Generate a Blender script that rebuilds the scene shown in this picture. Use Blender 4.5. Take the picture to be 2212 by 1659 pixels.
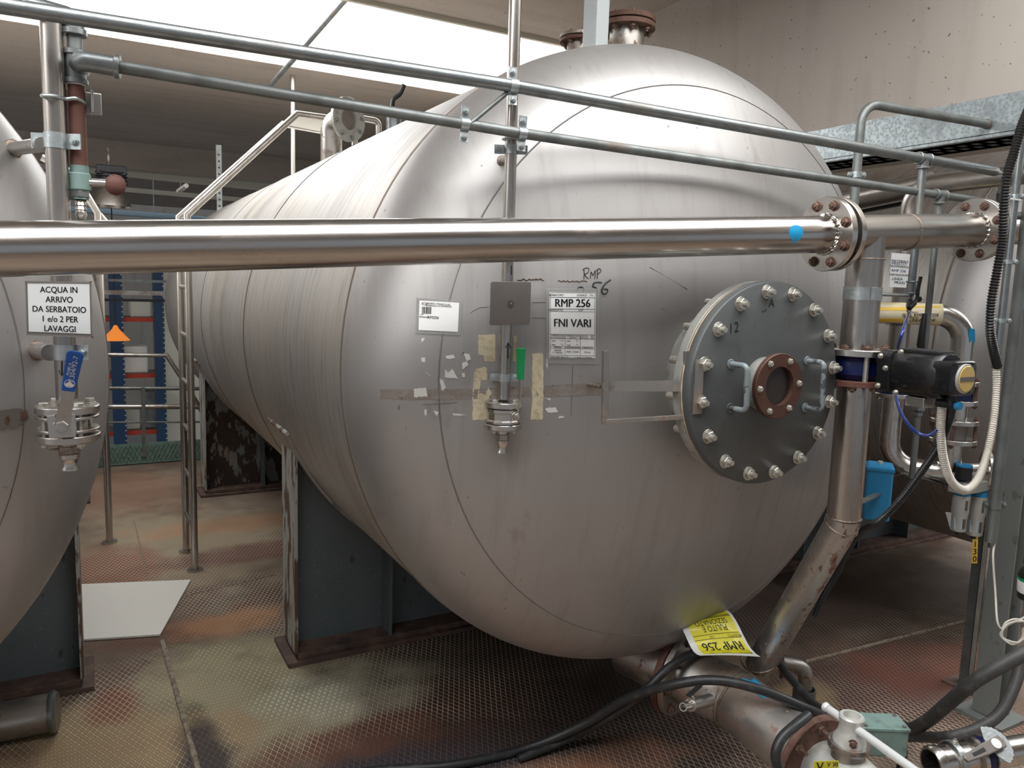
import bpy, math, random
from mathutils import Vector, Matrix
PI = math.pi
random.seed(7)
for _o in list(bpy.data.objects):
    bpy.data.objects.remove(_o)
SC = bpy.context.scene
COL = SC.collection

# ------------------------------------------------------------------ camera
F_PX, CXP, CYP, EYE = 1660.0, 1106.0, 829.5, 1.75
# rows: world X, Y, Z written in camera axes (right, down, forward)
MW = ((0.87577615, -0.03387635, 0.48152728),
      (-0.48172105, -0.12539377, 0.86730688),
      (0.03099933, -0.99152852, -0.12613582))
cam = bpy.data.cameras.new('camera')
cam.sensor_width = 36.0
cam.lens = 36.0 * F_PX / 2212.0
cam.clip_start = 0.05
cam.clip_end = 200
camo = bpy.data.objects.new('camera', cam)
COL.objects.link(camo)
camo.matrix_world = Matrix(((MW[0][0], -MW[0][1], -MW[0][2], 0),
                            (MW[1][0], -MW[1][1], -MW[1][2], 0),
                            (MW[2][0], -MW[2][1], -MW[2][2], EYE),
                            (0, 0, 0, 1)))
SC.camera = camo

# ------------------------------------------------------------------ light, exposure
SC.view_settings.view_transform = 'Standard'
SC.view_settings.look = 'None'
SC.view_settings.gamma = 1.0
SC.view_settings.use_curve_mapping = False
SC.view_settings.exposure = 0.22
world = bpy.data.worlds.new('hall_daylight')
SC.world = world
world.use_nodes = True
wn = world.node_tree
bg = wn.nodes['Background']
bg.inputs['Color'].default_value = (0.86, 0.92, 1.0, 1)
bg.inputs['Strength'].default_value = 0.30


def area_light(name, loc, sx, sy, power, rot=(0, 0, 0), color=(1, 1, 1)):
    l = bpy.data.lights.new(name, 'AREA')
    l.shape = 'RECTANGLE'
    l.size = sx
    l.size_y = sy
    l.energy = power
    l.color = color
    o = bpy.data.objects.new(name, l)
    o.location = loc
    o.rotation_euler = rot
    COL.objects.link(o)
    return o


SKY_E = 6.2          # brightness of the overcast daylight panes in the roof


def at(px, py, X=None, Y=None, Z=None, D=None):
    """point of the place seen at a pixel of the 2212x1659 photograph, on the plane X, Y or Z"""
    q = (px - CXP, py - CYP, F_PX)
    r = Vector([sum(MW[i][k] * q[k] for k in range(3)) for i in range(3)])
    if X is not None:
        t = X / r.x
    elif Y is not None:
        t = Y / r.y
    elif Z is not None:
        t = (Z - EYE) / r.z
    else:
        t = D / F_PX
    return Vector((0, 0, EYE)) + r * t


# ------------------------------------------------------------------ materials
def mat(name, col, rough=.5, metal=0., layers=(), bump=None, emit=None, coat=0., alpha=None, spec=None):
    m = bpy.data.materials.new(name)
    m.use_nodes = True
    nt = m.node_tree
    N, L = nt.nodes, nt.links
    b = N['Principled BSDF']
    b.inputs['Metallic'].default_value = metal
    b.inputs['Roughness'].default_value = rough
    b.inputs['Base Color'].default_value = (*col, 1)
    if spec is not None:
        b.inputs['Specular IOR Level'].default_value = spec
    if coat:
        b.inputs['Coat Weight'].default_value = coat
    if emit:
        b.inputs['Emission Color'].default_value = (*emit[0], 1)
        b.inputs['Emission Strength'].default_value = emit[1]
    if alpha is not None:
        b.inputs['Alpha'].default_value = alpha
    tc = N.new('ShaderNodeTexCoord')
    cs = None
    rs = None
    ms = None
    for l in layers:
        mp = N.new('ShaderNodeMapping')
        mp.inputs['Scale'].default_value = l.get('sc', (4, 4, 4))
        mp.inputs['Location'].default_value = l.get('off', (0, 0, 0))
        L.new(tc.outputs['Object'], mp.inputs['Vector'])
        if l.get('kind') == 'voronoi':
            n = N.new('ShaderNodeTexVoronoi')
            n.inputs['Scale'].default_value = 1
            out = n.outputs['Distance']
        else:
            n = N.new('ShaderNodeTexNoise')
            n.inputs['Scale'].default_value = 1
            n.inputs['Detail'].default_value = l.get('det', 4)
            n.inputs['Roughness'].default_value = l.get('nr', .55)
            n.inputs['Distortion'].default_value = l.get('dist', 0)
            out = n.outputs['Fac']
        L.new(mp.outputs['Vector'], n.inputs['Vector'])
        r = N.new('ShaderNodeMapRange')
        r.inputs['From Min'].default_value = l.get('lo', .4)
        r.inputs['From Max'].default_value = l.get('hi', .6)
        r.inputs['To Max'].default_value = l.get('fac', 1)
        L.new(out, r.inputs['Value'])
        fac = r.outputs['Result']
        if 'mask' in l:
            fn = l['mask'](nt, tc)
            mu = N.new('ShaderNodeMath')
            mu.operation = 'MULTIPLY'
            L.new(fac, mu.inputs[0])
            L.new(fn, mu.inputs[1])
            fac = mu.outputs[0]
        if 'col' in l:
            mx = N.new('ShaderNodeMix')
            mx.data_type = 'RGBA'
            mx.inputs['A'].default_value = (*col, 1)
            if cs:
                L.new(cs, mx.inputs['A'])
            mx.inputs['B'].default_value = (*l['col'], 1)
            L.new(fac, mx.inputs['Factor'])
            cs = mx.outputs['Result']
        for key, cur, base in (('rough', 'rs', rough), ('metal', 'ms', metal)):
            if key in l:
                mx = N.new('ShaderNodeMix')
                mx.inputs['A'].default_value = base
                prev = rs if key == 'rough' else ms
                if prev:
                    L.new(prev, mx.inputs['A'])
                mx.inputs['B'].default_value = l[key]
                L.new(fac, mx.inputs['Factor'])
                if key == 'rough':
                    rs = mx.outputs['Result']
                else:
                    ms = mx.outputs['Result']
    if cs:
        L.new(cs, b.inputs['Base Color'])
    if rs:
        L.new(rs, b.inputs['Roughness'])
    if ms:
        L.new(ms, b.inputs['Metallic'])
    if bump:
        sc, st = bump[:2]
        mp = N.new('ShaderNodeMapping')
        mp.inputs['Scale'].default_value = sc
        L.new(tc.outputs['Object'], mp.inputs['Vector'])
        n = N.new('ShaderNodeTexNoise')
        n.inputs['Scale'].default_value = 1
        n.inputs['Detail'].default_value = 3
        L.new(mp.outputs['Vector'], n.inputs['Vector'])
        bp = N.new('ShaderNodeBump')
        bp.inputs['Strength'].default_value = st
        bp.inputs['Distance'].default_value = bump[2] if len(bump) > 2 else .002
        L.new(n.outputs['Fac'], bp.inputs['Height'])
        L.new(bp.outputs['Normal'], b.inputs['Normal'])
    return m


RUST = (.16, .062, .03)
M = {}
M['head'] = mat('brushed_tank_head_steel', (.425, .412, .398), .48, .70, [
    dict(sc=(2.2, 2.2, .8), lo=.35, hi=.7, col=(.37, .35, .335), rough=.52, fac=.8),
    dict(sc=(26, 10, 1.2), lo=.52, hi=.78, col=(.31, .285, .265), rough=.55, fac=.5),
    dict(sc=(60, 60, 30), lo=.70, hi=.76, col=(.10, .07, .05), rough=.7, metal=.2, fac=.75),
    dict(sc=(5, 5, 3), lo=.66, hi=.74, col=(.25, .19, .15), fac=.6)],
    bump=((3.5, 3.5, 2.2), .30, .010))
M['shell'] = mat('wound_tank_shell_steel', (.45, .435, .413), .48, .72, [
    dict(sc=(1.2, 34, 1.2), lo=.46, hi=.70, col=(.36, .32, .285), rough=.52, fac=.8),
    dict(sc=(5, 130, 5), lo=.58, hi=.66, col=(.17, .135, .11), rough=.6, fac=.75),
    dict(sc=(.7, .9, .7), lo=.45, hi=.62, col=(.53, .485, .41), fac=.55),
    dict(sc=(1.5, 3, 1.5), lo=.62, hi=.72, col=(.27, .235, .20), fac=.5)],
    bump=((1.5, 26, 1.5), .25, .004))
M['weld'] = mat('weld_bead_steel', (.33, .27, .22), .5, .8, [
    dict(sc=(60, 60, 60), lo=.45, hi=.6, col=(.18, .12, .09), fac=.8)], bump=((150, 150, 150), .8, .003))
M['seam'] = mat('dark_seam_steel', (.16, .13, .11), .6, .6)
M['faintseam'] = mat('faint_ground_seam', (.27, .25, .235), .5, .7)
M['pipe'] = mat('polished_pipe_steel', (.54, .52, .50), .21, 1., [
    dict(sc=(.9, 30, 30), lo=.42, hi=.72, col=(.48, .43, .39), rough=.30, fac=.8),
    dict(sc=(6, 14, 14), lo=.6, hi=.75, col=(.36, .30, .26), rough=.4, fac=.6)], bump=((3, 60, 60), .06, .002))
M['vpipe'] = mat('satin_vertical_pipe_steel', (.47, .44, .41), .27, 1., [
    dict(sc=(60, 60, 1.2), lo=.45, hi=.7, col=(.34, .30, .27), rough=.38, fac=.8),
    dict(sc=(9, 9, 7), lo=.62, hi=.72, col=(.30, .22, .17), rough=.5, fac=.6)], bump=((60, 60, 3), .06, .002))
M['spool'] = mat('satin_horizontal_pipe_steel', (.44, .415, .385), .30, 1., [
    dict(sc=(1.2, 45, 45), lo=.45, hi=.7, col=(.40, .35, .31), rough=.4, fac=.8),
    dict(sc=(8, 8, 8), lo=.62, hi=.72, col=(.30, .22, .17), rough=.5, fac=.5)], bump=((2, 60, 60), .05, .002))
M['steel'] = mat('machined_stainless_steel', (.62, .59, .55), .26, 1., [
    dict(sc=(12, 12, 12), lo=.5, hi=.75, col=(.42, .37, .33), rough=.4, fac=.7)], bump=((60, 60, 60), .12, .002))
M['dirtysteel'] = mat('dirty_stainless_steel', (.43, .405, .375), .38, .95, [
    dict(sc=(5, 5, 5), lo=.5, hi=.62, col=(.20, .13, .09), rough=.65, metal=.4, fac=.7),
    dict(sc=(30, 30, 30), lo=.62, hi=.68, col=(.20, .10, .06), rough=.8, metal=.1, fac=.8)], bump=((20, 20, 20), .2, .003))
M['rustypipe'] = mat('pipe_steel_with_peeling_rust', (.43, .41, .385), .36, .92, [
    dict(sc=(24, 24, 13), lo=.60, hi=.63, col=(.21, .105, .06), rough=.8, metal=.1, fac=.85, det=5),
    dict(sc=(50, 50, 26), lo=.61, hi=.64, col=(.11, .05, .03), rough=.85, metal=0., fac=.9, det=5)], bump=((14, 14, 14), .3, .004))
M['galv'] = mat('galvanised_pipe_zinc', (.29, .31, .31), .36, .9, [
    dict(sc=(18, 18, 18), lo=.4, hi=.7, col=(.20, .215, .215), rough=.5, fac=.8),
    dict(sc=(4, 4, 4), lo=.6, hi=.72, col=(.25, .21, .17), rough=.65, fac=.5)], bump=((90, 90, 90), .25, .002))
M['galvdull'] = mat('weathered_galvanised_zinc', (.235, .25, .24), .5, .75, [
    dict(sc=(14, 14, 8), lo=.42, hi=.66, col=(.15, .158, .15), rough=.6, fac=.8),
    dict(sc=(5, 5, 3), lo=.6, hi=.7, col=(.20, .15, .11), rough=.75, metal=.3, fac=.6)], bump=((50, 50, 50), .35, .002))
M['zinc'] = mat('bright_zinc_plated_clamp', (.50, .53, .53), .40, .9, [
    dict(sc=(40, 40, 40), lo=.45, hi=.6, col=(.40, .45, .45), rough=.42, fac=.8)], bump=((120, 120, 120), .3, .002))
M['spangle'] = mat('spangled_galvanised_sheet', (.30, .34, .35), .45, .6, [
    dict(kind='voronoi', sc=(75, 75, 75), lo=.1, hi=.8, col=(.50, .56, .57), rough=.35, fac=.9),
    dict(sc=(9, 9, 9), lo=.5, hi=.7, col=(.24, .265, .27), fac=.7)])
M['rust'] = mat('rust_brown_flange', (.125, .066, .047), .72, .25, [
    dict(sc=(14, 14, 14), lo=.42, hi=.62, col=(.20, .11, .08), fac=.8),
    dict(sc=(50, 50, 50), lo=.55, hi=.65, col=(.08, .04, .03), fac=.7)], bump=((80, 80, 80), .6, .003))
M['redrust'] = mat('red_brown_painted_rust', (.12, .047, .034), .62, .1, [
    dict(sc=(20, 20, 20), lo=.45, hi=.6, col=(.125, .05, .037), fac=.8)], bump=((60, 60, 60), .5, .003))
M['gasket'] = mat('pale_gasket_edge', (.55, .42, .28), .7, 0., [
    dict(sc=(30, 30, 30), lo=.45, hi=.6, col=(.33, .26, .18), fac=.8)])
M['bolt'] = mat('pale_zinc_bolt', (.60, .58, .52), .36, .85, [
    dict(sc=(60, 60, 60), lo=.5, hi=.65, col=(.38, .35, .30), rough=.55, fac=.8)])
M['rustbolt'] = mat('rusted_bolt', (.20, .12, .09), .6, .5, [
    dict(sc=(50, 50, 50), lo=.45, hi=.6, col=(.10, .06, .05), fac=.8)], bump=((120, 120, 120), .5, .002))
M['cover'] = mat('dark_grey_painted_cover', (.072, .078, .077), .46, .2, [
    dict(sc=(3, 3, 3), lo=.4, hi=.65, col=(.105, .11, .107), rough=.5, fac=.8),
    dict(sc=(30, 30, 8), lo=.6, hi=.72, col=(.065, .065, .06), fac=.7),
    dict(sc=(90, 90, 90), lo=.68, hi=.74, col=(.27, .26, .24), fac=.5)], bump=((40, 40, 24), .3, .002))
M['coverrim'] = mat('worn_cover_rim', (.36, .36, .33), .5, .5, [
    dict(sc=(12, 12, 12), lo=.45, hi=.6, col=(.19, .19, .17), fac=.8)])
M['handle'] = mat('pale_blue_grey_chipped_handle', (.21, .245, .255), .45, .2, [
    dict(sc=(30, 30, 30), lo=.56, hi=.60, col=(.06, .06, .06), fac=.9)])
M['copper'] = mat('brown_sight_glass_ring', (.095, .043, .028), .5, .3, [
    dict(sc=(20, 20, 20), lo=.45, hi=.65, col=(.075, .034, .025), fac=.8)], bump=((60, 60, 60), .3, .002))
M['darkglass'] = mat('dark_sight_glass', (.030, .022, .018), .35, 0.)
M['saddle'] = mat('blue_grey_saddle_paint', (.13, .152, .160), .55, .05, [
    dict(sc=(2.5, 2.5, 2.5), lo=.4, hi=.65, col=(.10, .122, .13), fac=.8),
    dict(sc=(80, 80, 30), lo=.635, hi=.67, col=(.30, .31, .29), fac=.5),
    dict(sc=(16, 16, 8), lo=.66, hi=.70, col=(.05, .04, .035), fac=.7)], bump=((20, 20, 20), .25, .002))
M['saddleworn'] = mat('peeling_paint_over_rust', (.40, .40, .375), .6, .05, [
    dict(sc=(16, 16, 3.2), lo=.52, hi=.55, col=(.125, .07, .05), rough=.8, fac=1., det=6),
    dict(sc=(30, 30, 7), lo=.62, hi=.65, col=(.09, .05, .04), fac=.8)], bump=((30, 30, 9), .6, .003))
M['saddleflake'] = mat('flaking_dark_paint_plate', (.21, .225, .21), .6, .05, [
    dict(sc=(11, 11, 4), lo=.46, hi=.49, col=(.060, .042, .034), rough=.85, fac=1., det=6),
    dict(sc=(20, 20, 9), lo=.6, hi=.63, col=(.33, .27, .21), fac=.8)], bump=((24, 24, 9), .6, .003))
M['saddlebase'] = mat('rust_stained_base_plate', (.105, .068, .055), .7, .1, [
    dict(sc=(12, 12, 12), lo=.45, hi=.6, col=(.19, .12, .09), fac=.8),
    dict(sc=(6, 6, 6), lo=.58, hi=.66, col=(.04, .033, .03), fac=.8)], bump=((50, 50, 50), .6, .003))
M['rubber'] = mat('black_rubber_hose', (.022, .023, .024), .42, 0., [
    dict(sc=(30, 30, 30), lo=.55, hi=.7, col=(.07, .065, .06), rough=.6, fac=.7)], bump=((80, 80, 80), .25, .001))
M['greyrubber'] = mat('dusty_black_hose', (.045, .043, .041), .55, 0., [
    dict(sc=(22, 22, 22), lo=.52, hi=.68, col=(.10, .092, .085), rough=.7, fac=.8)], bump=((70, 70, 70), .3, .001))
M['blackplastic'] = mat('black_corrugated_plastic', (.018, .018, .018), .35)
M['whiteplastic'] = mat('cream_corrugated_plastic', (.72, .68, .60), .42, 0., [
    dict(sc=(20, 20, 20), lo=.5, hi=.7, col=(.55, .51, .44), fac=.6)])
M['black'] = mat('black_cast_housing', (.008, .008, .009), .25, 0., [
    dict(sc=(30, 30, 30), lo=.5, hi=.7, col=(.014, .014, .014), rough=.38, fac=.7)])
M['blue'] = mat('bright_blue_grip', (.008, .085, .36), .35, coat=.3)
M['bluetube'] = mat('glossy_blue_air_tube', (.012, .04, .25), .2, coat=.5)
M['navy'] = mat('dark_blue_valve_body', (.004, .009, .06), .3)
M['bluebox'] = mat('sky_blue_plastic_box', (.016, .225, .46), .38)
M['bluepaint'] = mat('bright_blue_paint_spot', (.02, .36, .68), .35, .3)
M['green'] = mat('bright_green_grip', (.0, .27, .08), .4)
M['white'] = mat('white_laminated_sheet', (.80, .80, .78), .35, coat=.3)
M['paper'] = mat('plain_white_paper', (.60, .61, .60), .5)
M['board'] = mat('cream_white_board', (.93, .90, .82), .5, 0., [
    dict(sc=(60, 60, 60), lo=.5, hi=.8, col=(.86, .83, .76), fac=.4)])
M['sleeve'] = mat('clear_plastic_sleeve', (.42, .41, .39), .22, 0., alpha=.42)
M['ink'] = mat('black_ink', (.012, .012, .012), .45)
M['greyink'] = mat('grey_ink', (.10, .10, .10), .5)
M['blueink'] = mat('blue_green_marker_ink', (.01, .12, .20), .5)
M['yellow'] = mat('yellow_laminated_tag', (.80, .73, .03), .3, coat=.3)
M['labelyellow'] = mat('yellow_orange_number_label', (.78, .50, .04), .45)
M['ochre'] = mat('ochre_indicator_window', (.62, .43, .12), .3, coat=.4)
M['creamtape'] = mat('cream_pipe_marker_band', (.70, .60, .36), .5, 0., [
    dict(sc=(3, 12, 30), lo=.5, hi=.62, col=(.72, .68, .56), fac=.7)])
M['residue'] = mat('yellowed_tape_residue', (.58, .52, .36), .65, 0., [
    dict(sc=(60, 60, 60), lo=.5, hi=.62, col=(.45, .39, .26), fac=.8)], bump=((120, 120, 120), .5, .002))
M['whitescrap'] = mat('torn_white_sticker_scrap', (.66, .65, .61), .6)
M['orange'] = mat('orange_lamp_shade', (.80, .22, .02), .4, emit=((1., .3, .05), .5))
M['rackblue'] = mat('dark_blue_rack_paint', (.012, .05, .12), .45)
M['rackred'] = mat('red_orange_rack_beam', (.50, .05, .02), .45)
M['hallwall'] = mat('cream_hall_partition', (.80, .78, .64), .6, 0., [
    dict(sc=(2, 2, .5), lo=.4, hi=.7, col=(.72, .74, .68), fac=.6)])
M['ralsteel'] = mat('satin_handrail_steel', (.55, .52, .48), .34, .95, [
    dict(sc=(30, 30, 4), lo=.5, hi=.7, col=(.36, .32, .28), fac=.7)])
M['greenmesh'] = mat('green_painted_toe_board', (.16, .27, .22), .55, 0., [
    dict(sc=(40, 40, 40), lo=.5, hi=.6, col=(.10, .16, .13), fac=.7)])
M['silverpaint'] = mat('silver_painted_casting', (.60, .60, .56), .45, .35, [
    dict(sc=(18, 18, 18), lo=.5, hi=.68, col=(.40, .37, .32), rough=.6, fac=.8)], bump=((50, 50, 50), .5, .003))
M['whitelever'] = mat('scuffed_white_lever', (.72, .73, .72), .32, .2, [
    dict(sc=(20, 20, 20), lo=.6, hi=.7, col=(.35, .33, .30), fac=.7)])
M['greygreen'] = mat('pale_green_cast_box', (.20, .30, .27), .5, .1, [
    dict(sc=(20, 20, 20), lo=.5, hi=.65, col=(.12, .17, .15), fac=.8)])
M['post'] = mat('grey_green_column_paint', (.19, .198, .187), .5, .15, [
    dict(sc=(8, 8, 5), lo=.45, hi=.65, col=(.18, .195, .18), fac=.8),
    dict(sc=(26, 26, 12), lo=.64, hi=.68, col=(.09, .075, .06), fac=.6)], bump=((25, 25, 25), .3, .002))
M['postgrey'] = mat('light_grey_post_paint', (.42, .45, .45), .5, .1, [
    dict(sc=(6, 6, 6), lo=.45, hi=.7, col=(.33, .35, .35), fac=.7)])
M['plate'] = mat('blank_dull_steel_plate', (.24, .215, .195), .45, .6, [
    dict(sc=(8, 8, 8), lo=.45, hi=.7, col=(.20, .18, .165), fac=.8)])
M['silverbox'] = mat('grey_filter_bowl_guard', (.46, .46, .43), .45, .3)
M['lampblack'] = mat('black_lamp_housing', (.012, .012, .013), .5)
M['tray'] = mat('pale_cable_tray', (.60, .57, .48), .5, .2)
M['trayblue'] = mat('pale_blue_conduit', (.45, .62, .75), .35, .4)


def concrete(name, base, dark, light, vert=False):
    s = (5, 5, .7) if vert else (.8, 5, 5)
    return mat(name, base, .85, 0., [
        dict(sc=(.8, .8, .8), lo=.35, hi=.65, col=light, fac=.7),
        dict(sc=s, lo=.5, hi=.72, col=dark, fac=.55),
        dict(sc=(45, 45, 45), lo=.70, hi=.735, col=(.03, .025, .02), fac=.8, det=2),
        dict(sc=(22, 22, 12), lo=.73, hi=.76, col=(.7, .66, .6), fac=.5)], bump=((12, 12, 12), .4, .006))


M['concrete'] = concrete('grey_beige_concrete', (.42, .375, .325), (.30, .265, .225), (.50, .455, .405), True)
M['ceil'] = concrete('brown_grey_ceiling_concrete', (.42, .36, .31), (.31, .265, .225), (.47, .41, .36))


def floor_material():
    m = bpy.data.materials.new('lozenge_plate_floor')
    m.use_nodes = True
    nt = m.node_tree
    N, L = nt.nodes, nt.links
    b = N['Principled BSDF']
    tc = N.new('ShaderNodeTexCoord')
    sx = N.new('ShaderNodeSeparateXYZ')
    L.new(tc.outputs['Object'], sx.inputs[0])

    def mth(op, a, c=None, clamp=False):
        n = N.new('ShaderNodeMath')
        n.operation = op
        n.use_clamp = clamp
        for i, v in enumerate((a, c)):
            if v is None:
                continue
            if isinstance(v, (int, float)):
                n.inputs[i].default_value = v
            else:
                L.new(v, n.inputs[i])
        return n.outputs[0]
    X, Y = sx.outputs[0], sx.outputs[1]
    masks = []
    for ang in (65.0, -62.5):
        nx, ny = -math.sin(math.radians(ang)), math.cos(math.radians(ang))
        d = mth('ADD', mth('MULTIPLY', X, nx / .0225), mth('MULTIPLY', Y, ny / .0225))
        f = mth('ABSOLUTE', mth('SUBTRACT', mth('FRACT', d), .5))          # 0 on the rib, .5 between
        masks.append(mth('SUBTRACT', 1.0, mth('MULTIPLY', mth('SUBTRACT', f, .06), 22.0, True), True))
    rib = mth('MAXIMUM', masks[0], masks[1])

    def noise(scale, lo, hi, det=4, off=(0, 0, 0), dist=0.):
        mp = N.new('ShaderNodeMapping')
        mp.inputs['Scale'].default_value = scale
        mp.inputs['Location'].default_value = off
        L.new(tc.outputs['Object'], mp.inputs['Vector'])
        n = N.new('ShaderNodeTexNoise')
        n.inputs['Scale'].default_value = 1
        n.inputs['Detail'].default_value = det
        n.inputs['Distortion'].default_value = dist
        L.new(mp.outputs['Vector'], n.inputs['Vector'])
        r = N.new('ShaderNodeMapRange')
        r.inputs['From Min'].default_value = lo
        r.inputs['From Max'].default_value = hi
        L.new(n.outputs['Fac'], r.inputs['Value'])
        return r.outputs['Result']

    def mix(f, a, c):
        n = N.new('ShaderNodeMix')
        n.data_type = 'RGBA'
        if isinstance(f, float):
            n.inputs['Factor'].default_value = f
        else:
            L.new(f, n.inputs['Factor'])
        for k, v in (('A', a), ('B', c)):
            if isinstance(v, tuple):
                n.inputs[k].default_value = (*v, 1)
            else:
                L.new(v, n.inputs[k])
        return n.outputs['Result']

    def spot(x, y, rx, ry, soft=.6):
        a = mth('DIVIDE', mth('SUBTRACT', X, x), rx)
        c = mth('DIVIDE', mth('SUBTRACT', Y, y), ry)
        d = mth('SQRT', mth('ADD', mth('MULTIPLY', a, a), mth('MULTIPLY', c, c)))
        nz = noise((5, 5, 5), 0, 1, 4, (x, y, 0))
        d = mth('ADD', d, mth('MULTIPLY', mth('SUBTRACT', nz, .5), 1.5))
        return mth('DIVIDE', mth('SUBTRACT', 1.0 + soft / 2, d), soft, True)
    ground = mix(noise((1.3, 1.3, 1), .35, .65), (.26, .20, .15), (.17, .112, .084))
    ground = mix(mth('MULTIPLY', noise((1.6, 1.6, 1), .5, .66, 5, (3, 1, 0), .6), .8), ground, (.17, .062, .038))
    ground = mix(mth('MULTIPLY', noise((2.6, 2.6, 1), .56, .68, 5, (8, 4, 0)), .7), ground, (.27, .25, .185))
    ground = mix(mth('MULTIPLY', noise((9, 9, 1), .5, .7, 5), .45), ground, (.10, .075, .06))
    stains = [  # x, y, rx, ry, colour, strength
        (.55, 3.25, .42, .50, (0.520, 0.481, 0.286), .85),
        (1.0, 3.05, .42, .20, (0.650, 0.650, 0.481), .85),
        (.62, 3.95, .30, .14, (0.546, 0.260, 0.117), .85),
        (.35, 2.95, .22, .18, (0.468, 0.312, 0.156), .7),
        (.45, 5.3, .75, .8, (0.520, 0.429, 0.286), .7),
        (.05, 5.0, .30, .45, (0.312, 0.117, 0.072), .85),
        (.1, 6.9, .6, .7, (0.468, 0.260, 0.169), .75),
        (.9, 5.6, .7, .18, (0.546, 0.286, 0.143), .7),
        (.9, 4.95, .6, .16, (0.180, 0.060, 0.050), .8),
        (-.05, 3.05, .28, .3, (0.546, 0.390, 0.195), .75),
        (.05, 3.35, .10, .14, (0.286, 0.091, 0.052), .8),
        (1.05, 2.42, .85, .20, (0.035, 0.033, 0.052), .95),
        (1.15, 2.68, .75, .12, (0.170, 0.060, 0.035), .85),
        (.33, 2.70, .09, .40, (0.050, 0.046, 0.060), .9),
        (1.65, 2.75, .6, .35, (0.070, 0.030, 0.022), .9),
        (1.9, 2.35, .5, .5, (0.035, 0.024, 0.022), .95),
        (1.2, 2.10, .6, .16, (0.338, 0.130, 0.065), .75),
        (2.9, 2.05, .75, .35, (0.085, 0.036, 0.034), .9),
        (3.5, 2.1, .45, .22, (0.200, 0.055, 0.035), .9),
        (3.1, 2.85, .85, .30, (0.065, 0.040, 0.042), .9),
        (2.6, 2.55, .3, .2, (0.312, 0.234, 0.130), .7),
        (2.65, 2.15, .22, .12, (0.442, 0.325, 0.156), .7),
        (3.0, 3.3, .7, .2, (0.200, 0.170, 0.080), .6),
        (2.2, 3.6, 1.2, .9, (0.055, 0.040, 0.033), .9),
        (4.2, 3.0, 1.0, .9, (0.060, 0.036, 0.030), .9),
    ]
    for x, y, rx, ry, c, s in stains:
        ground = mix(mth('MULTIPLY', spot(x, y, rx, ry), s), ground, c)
    ribcol = mix(.62, ground, (.95, .80, .62))
    wear = noise((1.1, 1.1, 1), .36, .60, 4, (5, 9, 0))
    ribf = mth('MULTIPLY', rib, mth('ADD', mth('MULTIPLY', wear, .75), .25))
    # the ribs are buried where the dark residue lies thick
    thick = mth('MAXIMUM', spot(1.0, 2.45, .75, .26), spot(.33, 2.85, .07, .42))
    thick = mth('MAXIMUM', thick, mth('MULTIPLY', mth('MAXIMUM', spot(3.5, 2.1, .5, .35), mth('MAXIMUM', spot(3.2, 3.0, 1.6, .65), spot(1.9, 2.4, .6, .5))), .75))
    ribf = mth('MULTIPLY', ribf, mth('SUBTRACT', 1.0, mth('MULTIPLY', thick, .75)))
    # shade painted into the ground colour along both sides of every rib
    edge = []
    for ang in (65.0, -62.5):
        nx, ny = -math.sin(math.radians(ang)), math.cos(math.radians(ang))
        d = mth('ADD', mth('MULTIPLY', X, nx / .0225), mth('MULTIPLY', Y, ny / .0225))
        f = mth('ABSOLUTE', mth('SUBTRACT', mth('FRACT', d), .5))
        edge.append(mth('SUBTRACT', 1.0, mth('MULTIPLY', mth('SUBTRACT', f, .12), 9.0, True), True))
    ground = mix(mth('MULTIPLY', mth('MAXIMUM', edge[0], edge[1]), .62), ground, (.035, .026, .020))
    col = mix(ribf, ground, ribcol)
    L.new(col, b.inputs['Base Color'])
    b.inputs['Roughness'].default_value = .72
    b.inputs['Metallic'].default_value = 0
    b.inputs['Specular IOR Level'].default_value = .25
    h = mth('ADD', rib, mth('MULTIPLY', noise((60, 60, 60), 0, 1), .4))
    bp = N.new('ShaderNodeBump')
    bp.inputs['Strength'].default_value = .8
    bp.inputs['Distance'].default_value = .006
    L.new(h, bp.inputs['Height'])
    L.new(bp.outputs['Normal'], b.inputs['Normal'])
    return m


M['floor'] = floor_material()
M['pane'] = mat('overcast_roof_light_pane', (.9, .93, 1.), .4, emit=((.97, .985, 1.), SKY_E))
M['lowfloor'] = mat('lower_hall_floor', (.24, .24, .23), .6)


# ------------------------------------------------------------------ mesh helpers
def basis(ax, hint=None):
    w = Vector(ax).normalized()
    h = Vector(hint) if hint else (Vector((0, 0, 1)) if abs(w.z) < .9 else Vector((1, 0, 0)))
    u = h.cross(w)
    if u.length < 1e-6:
        u = Vector((0, 1, 0)).cross(w)
    u.normalize()
    v = w.cross(u)
    return u, v, w


def fillet(pts, rad, k=7):
    """round the corners of a polyline"""
    pts = [Vector(p) for p in pts]
    out = [pts[0]]
    for i in range(1, len(pts) - 1):
        a, b, c = pts[i - 1], pts[i], pts[i + 1]
        d1, d2 = (a - b), (c - b)
        r = rad[i - 1] if isinstance(rad, (list, tuple)) else rad
        ang = d1.angle(d2)
        t = min(r / max(math.tan(ang / 2), 1e-3), d1.length * .49, d2.length * .49)
        p, q = b + d1.normalized() * t, b + d2.normalized() * t
        rr = t * math.tan(ang / 2)
        cen = b + (d1.normalized() + d2.normalized()).normalized() * (rr / max(math.sin(ang / 2), 1e-4))
        va, vb = p - cen, q - cen
        tot = va.angle(vb) if va.length > 1e-6 and vb.length > 1e-6 else 0
        for j in range(k + 1):
            s = j / k
            if tot < 1e-4:
                out.append(p.lerp(q, s))
            else:
                out.append(cen + (va * math.sin((1 - s) * tot) + vb * math.sin(s * tot)) / math.sin(tot))
    out.append(pts[-1])
    return out


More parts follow.
